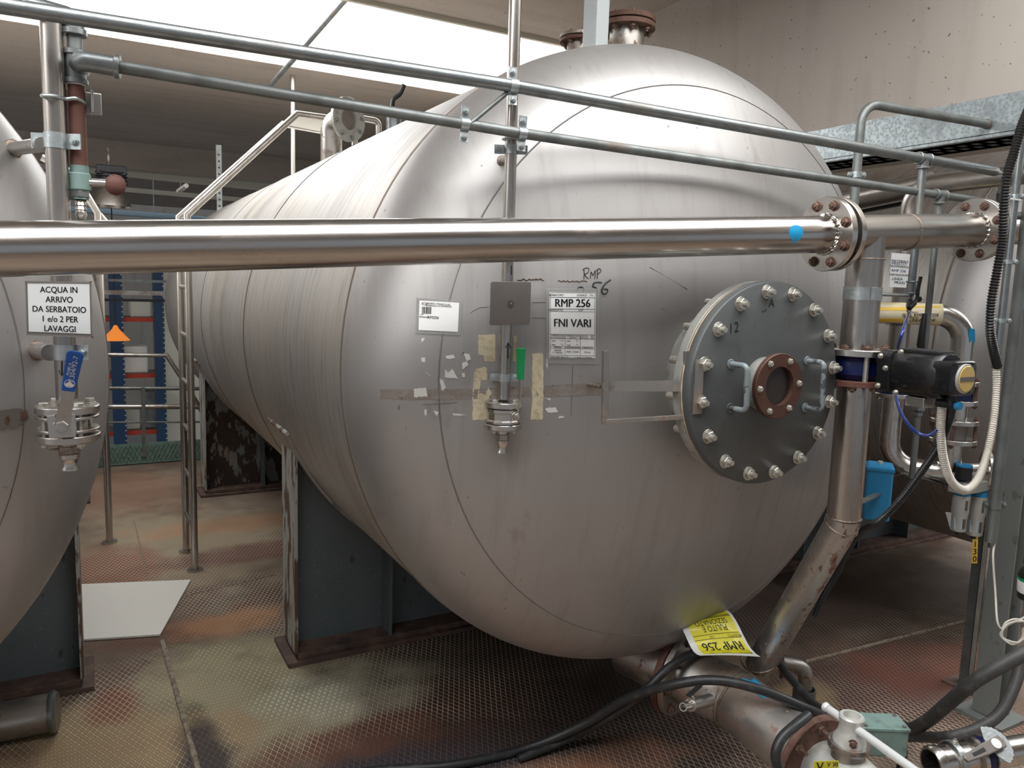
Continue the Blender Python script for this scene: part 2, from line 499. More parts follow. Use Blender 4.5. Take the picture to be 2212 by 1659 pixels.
def spline(pts, n=12):
    """Catmull-Rom through the points"""
    P = [Vector(p) for p in pts]
    P = [P[0] * 2 - P[1]] + P + [P[-1] * 2 - P[-2]]
    out = []
    for i in range(1, len(P) - 2):
        for j in range(n):
            t = j / n
            out.append(.5 * ((2 * P[i]) + (-P[i - 1] + P[i + 1]) * t + (2 * P[i - 1] - 5 * P[i] + 4 * P[i + 1] - P[i + 2]) * t * t
                             + (-P[i - 1] + 3 * P[i] - 3 * P[i + 1] + P[i + 2]) * t ** 3))
    out.append(P[-2])
    return out


def resample(path, step):
    out = [path[0].copy()]
    acc = 0.
    for a, b in zip(path, path[1:]):
        d = (b - a).length
        while acc + d >= step and d > 1e-9:
            t = (step - acc) / d
            a = a.lerp(b, t)
            out.append(a.copy())
            d = (b - a).length
            acc = 0.
        acc += d
    return out


class MB:
    def __init__(s):
        s.v = []
        s.f = []

    def add(s, vs, fs):
        o = len(s.v)
        s.v += [Vector(p) for p in vs]
        s.f += [tuple(i + o for i in f) for f in fs]
        return s

    def box(s, c, sx, sy, sz, fr=None):
        u, v, w = fr if fr else (Vector((1, 0, 0)), Vector((0, 1, 0)), Vector((0, 0, 1)))
        c = Vector(c)
        vs = [c + u * (i * sx / 2) + v * (j * sy / 2) + w * (k * sz / 2) for i in (-1, 1) for j in (-1, 1) for k in (-1, 1)]
        return s.add(vs, [(0, 1, 3, 2), (4, 6, 7, 5), (0, 4, 5, 1), (2, 3, 7, 6), (0, 2, 6, 4), (1, 5, 7, 3)])

    def box2(s, a, b):
        a, b = Vector(a), Vector(b)
        return s.box((a + b) / 2, abs(a.x - b.x), abs(a.y - b.y), abs(a.z - b.z))

    def bar(s, p, q, a, b, hint=None):
        p, q = Vector(p), Vector(q)
        u, v, w = basis(q - p, hint)
        return s.box((p + q) / 2, a, b, (q - p).length, (u, v, w))

    def lathe(s, prof, o, ax, n=32, closed=False, arc=None, hint=None):
        """prof: (radius, height along the axis); closed joins last to first"""
        u, v, w = basis(ax, hint)
        o = Vector(o)
        vs = []
        rows = []
        full = arc is None
        a0, a1 = arc if arc else (0, 2 * PI)
        m = n if full else n + 1
        for r, t in prof:
            if r < 1e-7:
                rows.append([len(vs)])
                vs.append(o + w * t)
            else:
                rows.append(list(range(len(vs), len(vs) + m)))
                for i in range(m):
                    a = a0 + (a1 - a0) * i / n
                    vs.append(o + w * t + (u * math.cos(a) + v * math.sin(a)) * r)
        fs = []
        pr = list(zip(rows, rows[1:]))
        if closed:
            pr.append((rows[-1], rows[0]))
        for A, B in pr:
            for i in range(n):
                j = (i + 1) % m if full else i + 1
                if len(A) == 1 and len(B) == 1:
                    continue
                if len(A) == 1:
                    fs.append((A[0], B[j], B[i]))
                elif len(B) == 1:
                    fs.append((A[i], A[j], B[0]))
                else:
                    fs.append((A[i], A[j], B[j], B[i]))
        return s.add(vs, fs)

    def cyl(s, p, q, r, r1=None, n=24):
        p, q = Vector(p), Vector(q)
        h = (q - p).length
        r1 = r if r1 is None else r1
        return s.lathe([(0, 0), (r, 0), (r1, h), (0, h)], p, q - p, n)

    def disc(s, c, ax, r, h, hole=0., n=40, bev=.0015):
        """washer / flange plate centred on c"""
        if hole:
            pr = [(hole, -h / 2), (r - bev, -h / 2), (r, -h / 2 + bev), (r, h / 2 - bev), (r - bev, h / 2), (hole, h / 2)]
            return s.lathe(pr, c, ax, n, closed=True)
        pr = [(0, -h / 2), (r - bev, -h / 2), (r, -h / 2 + bev), (r, h / 2 - bev), (r - bev, h / 2), (0, h / 2)]
        return s.lathe(pr, c, ax, n)

    def hexn(s, c, ax, r, h, ang=0.):
        u, v, w = basis(ax)
        c = Vector(c)
        vs = []
        for t, k in ((0, .9), (.12, 1), (.88, 1), (1, .9)):
            for i in range(6):
                a = ang + i * PI / 3
                vs.append(c + w * (h * (t - .5)) + (u * math.cos(a) + v * math.sin(a)) * (r * k))
        fs = [tuple(range(5, -1, -1)), tuple(range(18, 24))]
        for k in range(3):
            for i in range(6):
                j = (i + 1) % 6
                fs.append((k * 6 + i, k * 6 + j, k * 6 + 6 + j, k * 6 + 6 + i))
        return s.add(vs, fs)

    def bolt(s, c, ax, r, stud=.5, both=0., washer=True, ang=.3):
        """nut sitting on a face at c, pointing along ax, with the end of its stud"""
        w = Vector(ax).normalized()
        c = Vector(c)
        if washer:
            s.disc(c + w * r * .08, w, r * 1.25, r * .16, n=16, bev=r * .03)
        s.hexn(c + w * (r * .16 + r * .4), w, r, r * .8, ang)
        if stud:
            s.cyl(c + w * r * .9, c + w * (r * .96 + r * stud), r * .52, r * .46, 12)
        return s

    def tube(s, path, r, n=14, caps=True, closed=False):
        path = [Vector(p) for p in path]
        q = [path[0]]
        rr = [r[0]] if isinstance(r, (list, tuple)) else None
        for i in range(1, len(path)):
            if (path[i] - q[-1]).length > 1e-6:
                q.append(path[i])
                if rr is not None:
                    rr.append(r[i])
        path = q
        m = len(path)
        T = []
        for i in range(m):
            if closed:
                d = path[(i + 1) % m] - path[i - 1]
            elif i == 0:
                d = path[1] - path[0]
            elif i == m - 1:
                d = path[-1] - path[-2]
            else:
                d = (path[i + 1] - path[i]).normalized() + (path[i] - path[i - 1]).normalized()
            T.append(d.normalized())
        u, v, w = basis(T[0])
        vs = []
        for i in range(m):
            if i:
                ax = T[i - 1].cross(T[i])
                if ax.length > 1e-8:
                    R = Matrix.Rotation(T[i - 1].angle(T[i]), 3, ax.normalized())
                    u = R @ u
                u = (u - T[i] * u.dot(T[i])).normalized()
            v = T[i].cross(u)
            ri = rr[i] if rr is not None else r
            for k in range(n):
                a = 2 * PI * k / n
                vs.append(path[i] + (u * math.cos(a) + v * math.sin(a)) * ri)
        fs = []
        for i in range(m if closed else m - 1):
            for k in range(n):
                l = (k + 1) % n
                j = (i + 1) % m
                fs.append((i * n + k, i * n + l, j * n + l, j * n + k))
        if caps and not closed:
            fs.append(tuple(range(n - 1, -1, -1)))
            fs.append(tuple((m - 1) * n + k for k in range(n)))
        return s.add(vs, fs)

    def corrug(s, path, r, pitch=.008, depth=.14, n=14):
        P = resample(path, pitch / 4)
        R = [r * (1 - depth * (0, .5, 1, .5)[i % 4]) for i in range(len(P))]
        return s.tube(P, R, n)

    def prism(s, poly, o, u, v, h, w=None):
        """poly in (u,v) extruded by h along w, centred"""
        o, u, v = Vector(o), Vector(u).normalized(), Vector(v).normalized()
        w = Vector(w).normalized() if w else u.cross(v).normalized()
        n = len(poly)
        vs = [o + u * a + v * b - w * (h / 2) for a, b in poly] + [o + u * a + v * b + w * (h / 2) for a, b in poly]
        fs = [tuple(range(n - 1, -1, -1)), tuple(range(n, 2 * n))] + [(i, (i + 1) % n, n + (i + 1) % n, n + i) for i in range(n)]
        return s.add(vs, fs)

    def sphere(s, c, r, n=16, sc=(1, 1, 1)):
        prof = [(r * math.sin(PI * i / (n // 2)), -r * math.cos(PI * i / (n // 2))) for i in range(n // 2 + 1)]
        prof[0] = (0, -r)
        prof[-1] = (0, r)
        k = len(s.v)
        s.lathe(prof, (0, 0, 0), (0, 0, 1), n)
        for i in range(k, len(s.v)):
            p = s.v[i]
            s.v[i] = Vector((p.x * sc[0], p.y * sc[1], p.z * sc[2])) + Vector(c)
        return s

    def map(s, fn, start=0):
        for i in range(start, len(s.v)):
            s.v[i] = fn(s.v[i])
        return s

    def build(s, name, m, parent=None, smooth=35, bevel=0., label=None, cat=None, group=None, kind=None, base=None):
        if parent is not None:
            off = Vector(parent['_o'])
        elif base is not None:
            off = Vector(base)
        else:
            xs = [p.x for p in s.v]
            ys = [p.y for p in s.v]
            zs = [p.z for p in s.v]
            off = Vector(((min(xs) + max(xs)) / 2, (min(ys) + max(ys)) / 2, min(zs)))
        me = bpy.data.meshes.new(name)
        me.from_pydata([tuple(p - off) for p in s.v], [], s.f)
        me.validate()
        me.update()
        import bmesh
        bm = bmesh.new()
        bm.from_mesh(me)
        bmesh.ops.recalc_face_normals(bm, faces=bm.faces)
        bm.to_mesh(me)
        bm.free()
        if smooth:
            me.shade_smooth()
            me.set_sharp_from_angle(angle=math.radians(smooth))
        me.materials.append(M[m] if isinstance(m, str) else m)
        o = bpy.data.objects.new(name, me)
        COL.objects.link(o)
        if parent is not None:
            o.parent = parent
        else:
            o.location = off
        OFF[o.name] = off
        o['_o'] = tuple(off)
        if bevel:
            bv = o.modifiers.new('bevel', 'BEVEL')
            bv.width = bevel
            bv.segments = 2
            bv.limit_method = 'ANGLE'
        tag(o, label, cat, group, kind)
        ALL.append(o)
        return o


OFF = {}
ALL = []


def tag(o, label=None, cat=None, group=None, kind=None):
    for k, v in (('label', label), ('category', cat), ('group', group), ('kind', kind)):
        if v:
            o[k] = v
    return o


def thing(name, label, cat, loc, group=None):
    o = bpy.data.objects.new(name, None)
    o.empty_display_size = .1
    o.location = loc
    COL.objects.link(o)
    o['_o'] = tuple(loc)
    tag(o, label, cat, group)
    ALL.append(o)
    return o


def copy_tree(src, delta, label=None, group=None, skip=()):
    c = src.copy()
    COL.objects.link(c)
    c.location = src.location + Vector(delta)
    c['_o'] = tuple(c.location)
    if label:
        c['label'] = label
    if group:
        c['group'] = group
    ALL.append(c)

    def rec(a, b):
        for ch in [x for x in ALL if x.parent == a and x != b]:
            if ch.name.split('.')[0] in skip or ch.get('_nocopy'):
                continue
            d = ch.copy()
            COL.objects.link(d)
            d.parent = b
            ALL.append(d)
            rec(ch, d)
    rec(src, c)
    return c


_tc = {}


def text_geo(txt, size, align='CENTER', bold=0.):
    key = (txt, size, align, bold)
    if key not in _tc:
        cu = bpy.data.curves.new('lettering', 'FONT')
        cu.body = txt
        cu.size = size
        cu.align_x = align
        cu.align_y = 'CENTER'
        cu.resolution_u = 3
        cu.offset = bold
        ob = bpy.data.objects.new('lettering', cu)
        COL.objects.link(ob)
        dg = bpy.context.evaluated_depsgraph_get()
        me = ob.evaluated_get(dg).to_mesh()
        _tc[key] = ([v.co.copy() for v in me.vertices], [tuple(p.vertices) for p in me.polygons])
        ob.evaluated_get(dg).to_mesh_clear()
        bpy.data.objects.remove(ob)
        bpy.data.curves.remove(cu)
    return _tc[key]


def put_text(mb, txt, o, u, v, size, align='CENTER', bold=0., sx=1., fn=None):
    """flat lettering on the plane o,u,v (fn maps (a,b) to a point instead)"""
    vs, fs = text_geo(txt, size, align, bold)
    if fn:
        return mb.add([fn(p.x * sx, p.y) for p in vs], fs)
    o, u, v = Vector(o), Vector(u).normalized(), Vector(v).normalized()
    return mb.add([o + u * (p.x * sx) + v * p.y for p in vs], fs)

# ================================================================== the building
def struct(mb, name, m, **k):
    return mb.build(name, m, smooth=0, kind='structure', base=(0, 0, 0), **k)


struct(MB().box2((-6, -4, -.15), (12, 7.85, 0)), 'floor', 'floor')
struct(MB().box2((-12, 7.85, -3.2), (20, 34, -3.0)), 'floor_lower', 'lowfloor')
# precast roof: slabs running across, separated by strips of roof light
mb = MB()
mb.box2((-9, 1.6, 3.5), (12, 4.9, 3.64))
mb.box2((-9, 6.75, 3.5), (12, 12.0, 3.64))
mb.box2((-9, -6, 3.5), (12, .2, 3.64))
mb.box2((-9, 14.2, 3.5), (12, 22, 3.64))
mb.prism([(0, 0), (.5, 0), (.36, -.34), (.08, -.34)], (1.5, 11.75, 3.5), (0, 1, 0), (0, 0, 1), 21)
mb.box2((-9, 14.0, 3.3), (12, 14.25, 3.5))
struct(mb, 'ceiling', 'ceil')
struct(MB().box2((-9, 4.93, 3.66), (12, 6.8, 3.68)), 'window_1', 'pane')
struct(MB().box2((-9, .15, 3.66), (12, 1.65, 3.68)), 'window_2', 'pane')
# thin metal lip along the edge of the roof light
mb = MB()
mb.box2((-9, 4.9, 3.47), (3.2, 4.93, 3.53))
mb.cyl((-9, 4.95, 3.55), (3.2, 4.95, 3.55), .012, n=8)
struct(mb, 'trim_1', 'tray')
# concrete girder along the right, with its spangled channel
mb = MB()
mb.prism([(0, 0), (.30, 0), (.36, .5), (.36, 1.4), (-.0, 1.4)], (3.22, 4.0, 2.40), (1, 0, 0), (0, 0, 1), 16)
struct(mb, 'wall_right', 'concrete')
mb = MB()
mb.box2((3.19, -2, 2.415), (3.205, 3.4, 2.56))
mb.box2((3.19, -2, 2.400), (3.42, 3.4, 2.412))
mb.box2((3.40, -2, 2.400), (3.412, 3.4, 2.45))
struct(mb, 'trim_2', 'spangle')
# slots along the underside of the channel
mb = MB()
for i in range(40):
    y = 1.0 + i * .06
    mb.box2((3.26, y, 2.3985), (3.30, y + .03, 2.4015))
    mb.box2((3.33, y + .03, 2.3985), (3.37, y + .06, 2.4015))
struct(mb, 'trim_3', 'ink')
# roof beyond the girder, with one more strip of light
struct(MB().box2((3.6, 4.45, 3.12), (12, 4.75, 3.5)), 'ceiling_right', 'ceil')
struct(MB().box2((12, -4, 0), (12.2, 12, 3.5)), 'wall_far_right', 'concrete')
# far hall beyond the edge of the platform
struct(MB().box2((-12, 30, -3.2), (20, 30.2, 6)), 'wall_back', 'concrete')
px0 = at(340, 800, Y=13.9).x
struct(MB().box2((px0, 13.9, -3.0), (4.2, 14.0, 2.2)), 'wall_partition', 'hallwall')
mb = MB()
for a, b in (((385, 1290), (600, 1240)), ((350, 1385), (438, 1700)), ((290, 1125), (320, 1250)), ((1740, 1430), (2110, 1335))):
    p, q = at(*a, Z=.001), at(*b, Z=.001)
    w = .022 if a[0] > 1000 else (.012 if a[0] != 350 else .03)
    P = [p.lerp(q, i / 60) for i in range(61)]
    mb.tube([x + Vector((0, 0, 0)) for x in P], [w * (.32 + .12 * random.random()) for _ in P], 8)
seam_m = mat('floor_weld_bead', (.42, .36, .28), .6, .2, [dict(sc=(40, 40, 40), lo=.45, hi=.6, col=(.22, .15, .11), fac=.8)], bump=((120, 120, 120), .8, .003))
struct(mb, 'trim_4', seam_m)

# ================================================================== storage tanks
TX, TZ, TR = 1.778, 1.483, 1.105
Y0, Y1 = 2.265, 8.25       # tangent lines of the shell


def head_profile(R, L=None, rk=None, n1=18, n2=14):
    L = 1.9 * R if L is None else L
    rk = .3 * R if rk is None else rk
    c = R - rk
    H = L - math.sqrt((L - rk) ** 2 - c * c)
    a = math.asin(c / (L - rk))
    pr = [(L * math.sin(a * i / n1), (H - L) + L * math.cos(a * i / n1)) for i in range(n1 + 1)]
    for i in range(1, n2 + 1):
        t = a + (PI / 2 - a) * i / n2
        pr.append((c + rk * math.sin(t), rk * math.cos(t)))
    return pr, H


HP, HH = head_profile(TR)


def head_y(x, z, cx=TX):
    """y of the front head's surface at x, z"""
    r = math.hypot(x - cx, z - TZ)
    for (r0, h0), (r1, h1) in zip(HP, HP[1:]):
        if r0 <= r <= r1:
            return Y0 - (h0 + (h1 - h0) * (r - r0) / (r1 - r0))
    return Y0


def on_head(px, py, off=.002, cx=TX, dy=0.):
    y = 1.9
    for _ in range(9):
        p = at(px, py, Y=y)
        y = head_y(p.x, p.z, cx) - off + dy
    return at(px, py, Y=y)


tank = thing('storage_tank', 'large grey stainless tank with round bolted manhole in front', 'storage tank', (TX, 5.2, 0))
A = Vector((TX, 0, TZ))
mb = MB()
mb.lathe([(TR, Y0), (TR, Y1)], A, (0, 1, 0), 128)
mb.build('shell', 'shell', tank)
mb = MB()
mb.lathe([(r, Y0 - h) for r, h in HP], A, (0, 1, 0), 128)
mb.build('front_head', 'head', tank, smooth=60)
mb = MB()
mb.lathe([(r, Y1 + h * 1.25) for r, h in HP], A, (0, 1, 0), 96)
mb.build('rear_head', 'head', tank, smooth=60)
for y in (2.29, 3.95, 5.55, 7.0, 8.2):
    mb = MB()
    mb.lathe([(TR - .002, y - .005), (TR + .003, y - .002), (TR + .003, y + .002), (TR - .002, y + .005)], A, (0, 1, 0), 128)
    mb.build('weld_seam', 'seam', tank)
mb = MB()
mb.lathe([(.918, head_y(TX + .918, TZ) + .001), (.921, head_y(TX + .921, TZ) - .0025), (.924, head_y(TX + .924, TZ) + .001)], A, (0, 1, 0), 128)
mb.build('weld_seam', 'faintseam', tank)


def shell_z(x, R=TR):
    d = R * R - (x - TX) ** 2
    return TZ - math.sqrt(max(d, 0))


def saddle(y, worn_web, web_m='saddle'):
    x0, x1 = .795, 2 * TX - .795
    base = MB()
    base.box2((x0 - .05, y - .14, .0), (x1 + .05, y + .16, .022))
    base.box2((x0 - .0, y - .115, .022), (x1, y + .135, .05))
    sd = MB()
    n = 40
    poly = [(x0, .05), (x1, .05)] + [(x1 + (x0 - x1) * i / n, shell_z(x1 + (x0 - x1) * i / n) - .004) for i in range(n + 1)]
    sd.prism(poly, (0, y + .01, 0), (1, 0, 0), (0, 0, 1), .014)
    s = sd.build('saddle', web_m, tank, smooth=0)
    base.build('saddle_base', 'saddlebase', s, smooth=0, bevel=.003)
    for x in (x0 - .006, x1 + .006):
        e = MB()
        e.box2((x - .007, y - .115, .05), (x + .007, y + .135, shell_z(min(max(x, x0), x1)) + .03))
        e.build('end_plate', 'saddleworn', s, smooth=0)
    for x in (x0 + .445, TX, x1 - .445):
        zt = shell_z(x)
        e = MB()
        for sgn in (-1, 1):
            ya, yb = (y - .115, y + .003) if sgn < 0 else (y + .017, y + .135)
            e.box2((x - .007, ya, .05), (x + .007, yb, zt - .004))
        e.build('rib', 'saddle', s, smooth=0)
    # wear plate wrapped round the shell above the saddle
    w = MB()
    a0, a1 = PI + .22, 2 * PI - .22
    pr = [(TR + .001, y - .16), (TR + .010, y - .16), (TR + .010, y + .18), (TR + .001, y + .18)]
    w.lathe(pr, A, (0, 1, 0), 64, closed=True, arc=(-PI / 2 - 1.02, -PI / 2 + 1.02), hint=(0, 0, 1))
    return s, w


for y, wm in ((3.485, 'saddle'), (6.52, 'saddleflake')):
    s, w = saddle(y, 0, wm)
    # the wear plate hugs the lower half of the shell
    c = Vector((TX, y, TZ))
    w = MB()
    vs, fs = [], []
    n = 60
    for i in range(n + 1):
        a = -PI / 2 + (-1.21 + 2.42 * i / n)
        for rr, yy in ((TR - .001, -.17), (TR + .009, -.17), (TR + .009, .19), (TR - .001, .19)):
            vs.append(Vector((TX + rr * math.cos(a), y + yy, TZ + rr * math.sin(a))))
    for i in range(n):
        for k in range(4):
            l = (k + 1) % 4
            fs.append((i * 4 + k, i * 4 + l, i * 4 + 4 + l, i * 4 + 4 + k))
    fs += [(0, 1, 2, 3), (n * 4 + 3, n * 4 + 2, n * 4 + 1, n * 4)]
    w.add(vs, fs)
    w.build('wear_plate', 'shell', s, smooth=40)
    w = MB()
    for e in (0, n):
        a = -PI / 2 + (-1.21 + 2.42 * e / n)
        P = [Vector((TX + (TR + .006) * math.cos(a), y - .18 + .38 * i / 20, TZ + (TR + .006) * math.sin(a))) for i in range(21)]
        MB().tube(P, [.008 + .004 * random.random() for _ in P], 8).build('plate_weld', 'saddleworn', s)

# neighbouring tanks share the same make
left_tank = copy_tree(tank, (-2.835, .16, 0), 'grey steel tank at the left edge with an old rust patch low down')
right_tank = copy_tree(tank, (2.78, -.1, 0), 'shaded grey tank behind the pipes at the right')

# ================================================================== fittings of the big tank
# --- manhole: neck, flange, bolted cover
MC = Vector((1.735, 0, 1.49))
NY = Vector((0, -1, 0))
mb = MB()
mb.lathe([(.222, .19), (.222, -.0), (.212, -.0), (.212, .19)], (MC.x, 1.66, MC.z), (0, 1, 0), 64)
mb.lathe([(.245, .155), (.245, .125), (.222, .11)], (MC.x, 1.66, MC.z), (0, 1, 0), 64)
neck = mb.build('manhole_neck', 'coverrim', tank, smooth=40)
mb = MB().disc((MC.x, 1.643, MC.z), NY, .298, .030, .22, 96)
mb.build('manhole_flange', 'coverrim', tank, label='worn grey flange ring behind the manhole cover')
MB().disc((MC.x, 1.6245, MC.z), NY, .2955, .006, .22, 96).build('gasket', 'gasket', tank, label='thin pale gasket edge behind the manhole cover')
mb = MB().disc((MC.x, 1.604, MC.z), NY, .298, .034, 0, 96, bev=.004)
cover = mb.build('manhole_cover', 'cover', tank, smooth=50, label='round dark grey manhole cover')
BC = Vector((1.745, 1.587, 1.49))
for k in range(16):
    a = math.radians(98.8 - 22.5 * k)
    p = BC + Vector((math.cos(a), 0, math.sin(a))) * .270
    mb = MB().bolt(p, NY, .0165, stud=.85, ang=random.random())
    mb.build('bolt', 'bolt', cover)
    q = p + Vector((0, .073, 0))
    mb = MB().cyl(q, q + Vector((0, .060, 0)), .0115, n=10)
    mb.build('stud', 'bolt', tank)
# sight glass
SG = Vector((1.716, 1.53, 1.492))
mb = MB().lathe([(.072, 0), (.078, .0), (.078, .06), (.072, .06)], SG + Vector((0, .0, 0)), (0, 1, 0), 48, closed=True)
sgo = mb.build('sight_glass', 'coverrim', cover)
MB().disc(SG + Vector((0, .003, 0)), NY, .094, .016, .056, 64, bev=.002).build('retaining_ring', 'copper', cover, label='rust brown ring of the sight glass')
MB().disc(SG + Vector((0, .012, 0)), NY, .058, .004, 0, 48, bev=.001).build('glass', 'darkglass', cover)
for k in range(6):
    a = math.radians(64 + 60 * k)
    MB().bolt(SG + Vector((math.cos(a) * .078, -.005, math.sin(a) * .078)), NY, .0075, stud=0).build('small_bolt', 'bolt', cover)
# two U-shaped handles
for hx in ((1578, 786, 1576, 881), (1743, 779, 1738, 880)):
    t, b = at(hx[0], hx[1], Y=1.587), at(hx[2], hx[3], Y=1.587)
    o = Vector((.006, -.058, 0))
    P = fillet([t, t + o, b + o, b], .016)
    mb = MB().tube(P, .0078, 12)
    mb.disc(t + NY * .002, NY, .014, .004, n=16, bev=.001)
    mb.disc(b + NY * .002, NY, .014, .004, n=16, bev=.001)
    mb.build('lift_handle', 'handle', cover)
# pen marks on the cover
mb = MB()
put_text(mb, '12', at(1585, 709, Y=1.5862), (1, 0, .18), (-.1, 0, 1), .042)
put_text(mb, 'A', at(1667, 655, Y=1.5862), (1, 0, .0), (0, 0, 1), .034)
put_text(mb, '..', at(1652, 662, Y=1.5862), (1, 0, .3), (0, 0, 1), .05)
mb.build('pen_mark', 'ink', cover, smooth=0)

# --- bare metal document holder welded beside the manhole
hold = thing('document_holder', 'empty open frame of square steel bar welded left of the manhole', 'holder', at(1390, 912, Y=1.68))


def hp(px, py):
    s = (px - 1305) / 200.0
    return at(px, py, Y=1.735 - .125 * s)


def sbar(p, q, w=.013):
    return MB().bar(p, q, w, w * .8, (0, 1, 0.01))


sbar(hp(1308, 757), hp(1306, 916), .017).build('upright', 'dirtysteel', hold, smooth=0, bevel=.001)
sbar(hp(1483, 758), hp(1481, 908), .015).build('upright', 'dirtysteel', hold, smooth=0, bevel=.001)
sbar(hp(1305, 911), hp(1483, 900), .013).build('bottom_bar', 'dirtysteel', hold, smooth=0, bevel=.001)
p, q = at(1303, 834, Y=1.755), at(1508, 834, Y=1.60)
MB().bar(p, q, .004, .030, (0, 0, 1)).build('flat_bar', 'dirtysteel', hold, smooth=0)
p, q = at(1511, 776, Y=1.5835), at(1506, 894, Y=1.5835)
MB().bar(p, q, .004, .030, (1, 0, 0)).build('mounting_plate', 'dirtysteel', hold, smooth=0)
p = at(1298, 836, Y=1.76)
MB().cyl(p, Vector((p.x, head_y(p.x, p.z) + .004, p.z)), .006, n=10).build('weld_stud', 'weld', hold)


# --- sheets of paper in sleeves, flat in the curve of the head
class Sheet:
    """a sheet whose corners are given in photo pixels; local a,b run in pixels from its top left"""

    def __init__(s, tl, tr, br, bl, place, W=None, H=None):
        s.c = [place(*k) for k in (tl, tr, br, bl)]
        s.px = None
        s.fn = lambda x, y, l: on_head(x, y, .004 + l)
        s.W = W or math.hypot(tr[0] - tl[0], tr[1] - tl[1])
        s.H = H or math.hypot(bl[0] - tl[0], bl[1] - tl[1])
        n = (s.c[1] - s.c[0]).cross(s.c[3] - s.c[0]).normalized()
        s.n = n if (Vector((0, 0, EYE)) - s.c[0]).dot(n) > 0 else -n
        s.bulge = lambda u, v: Vector((0, 0, 0))

    def at(s, a, b, lift=0.):
        u, v = a / s.W, b / s.H
        if s.px:
            q = [((s.px[0][k] * (1 - u) + s.px[1][k] * u) * (1 - v) + (s.px[3][k] * (1 - u) + s.px[2][k] * u) * v) for k in (0, 1)]
            return s.fn(q[0], q[1], lift)
        p = (s.c[0] * (1 - u) + s.c[1] * u) * (1 - v) + (s.c[3] * (1 - u) + s.c[2] * u) * v
        return p + s.n * lift + s.bulge(u, v)

    def panel(s, mb, a0, b0, a1, b1, lift=.0, n=6):
        vs = [s.at(a0 + (a1 - a0) * i / n, b0 + (b1 - b0) * j / n, lift) for j in range(n + 1) for i in range(n + 1)]
        fs = [(j * (n + 1) + i, j * (n + 1) + i + 1, (j + 1) * (n + 1) + i + 1, (j + 1) * (n + 1) + i) for j in range(n) for i in range(n)]
        return mb.add(vs, fs)

    def line(s, mb, a0, b0, a1, b1, w=.6, lift=.0006):
        d = math.hypot(a1 - a0, b1 - b0)
        nx, ny = -(b1 - b0) / d * w / 2, (a1 - a0) / d * w / 2
        n = 6
        vs = []
        for i in range(n + 1):
            x, y = a0 + (a1 - a0) * i / n, b0 + (b1 - b0) * i / n
            vs += [s.at(x + nx, y + ny, lift), s.at(x - nx, y - ny, lift)]
        return mb.add(vs, [(2 * i, 2 * i + 1, 2 * i + 3, 2 * i + 2) for i in range(n)])

    def text(s, mb, txt, a, b, size, align='CENTER', bold=0., sx=1., lift=.0006, flip=1):
        for o_ in ((-.022, .022) if bold else (0,)):
            put_text(mb, txt, None, None, None, size * 1.4, align, 0., sx, fn=lambda x, y: s.at(a + o_ * size + flip * x, b - flip * y, lift))
        return mb


def thick_sheet(s, a0, b0, a1, b1, t, lift, n=6):
    mb = MB()
    s.panel(mb, a0, b0, a1, b1, lift, n)
    m = len(mb.v)
    k = (n + 1)
    mb.add([v - s.n * t for v in mb.v], [tuple(reversed(f)) for f in mb.f])
    ring = [i for i in range(k)] + [j * k + n for j in range(1, k)] + [n * k + i for i in range(n - 1, -1, -1)] + [j * k for j in range(n - 1, 0, -1)]
    for i in range(len(ring)):
        x, y = ring[i], ring[(i + 1) % len(ring)]
        mb.f.append((x, y, m + y, m + x))
    return mb


S = Sheet((1187, 631), (1287, 632), (1286, 775), (1187, 773), lambda x, y: on_head(x, y, .004))
S.px = ((1187, 631), (1287, 632), (1286, 775), (1187, 773))
sh = thick_sheet(S, 0, 0, S.W, S.H, .0006, 0).build('tank_notice', 'white', None, label='white notice reading RMP 256 FNI VARI taped on the large tank', cat='notice')
thick_sheet(S, -7, -9, S.W + 8, S.H + 12, .0004, -.001).build('clear_sleeve', 'sleeve', sh)
mb = MB()
W_, H_ = S.W, S.H
for b in (0.9, 11, 36, 41.5, 91, 100, 117, 121, 136, H_ - 1):
    S.line(mb, 2, b, W_ - 2, b, .7 if b not in (11, 36, 91) else .9)
S.line(mb, 2, 1, 2, H_ - 1, .7)
S.line(mb, W_ - 2, 1, W_ - 2, H_ - 1, .7)
for a in (34, 67):
    S.line(mb, a, 91, a, 136, .6)
for o_ in (-.55, -.2, .2, .55):
    S.text(mb, 'RMP 256', W_ / 2 + o_, 24, 17.5, sx=.86)
    S.text(mb, 'FNI VARI', W_ / 2 + o_, 67, 17.5, sx=.86)
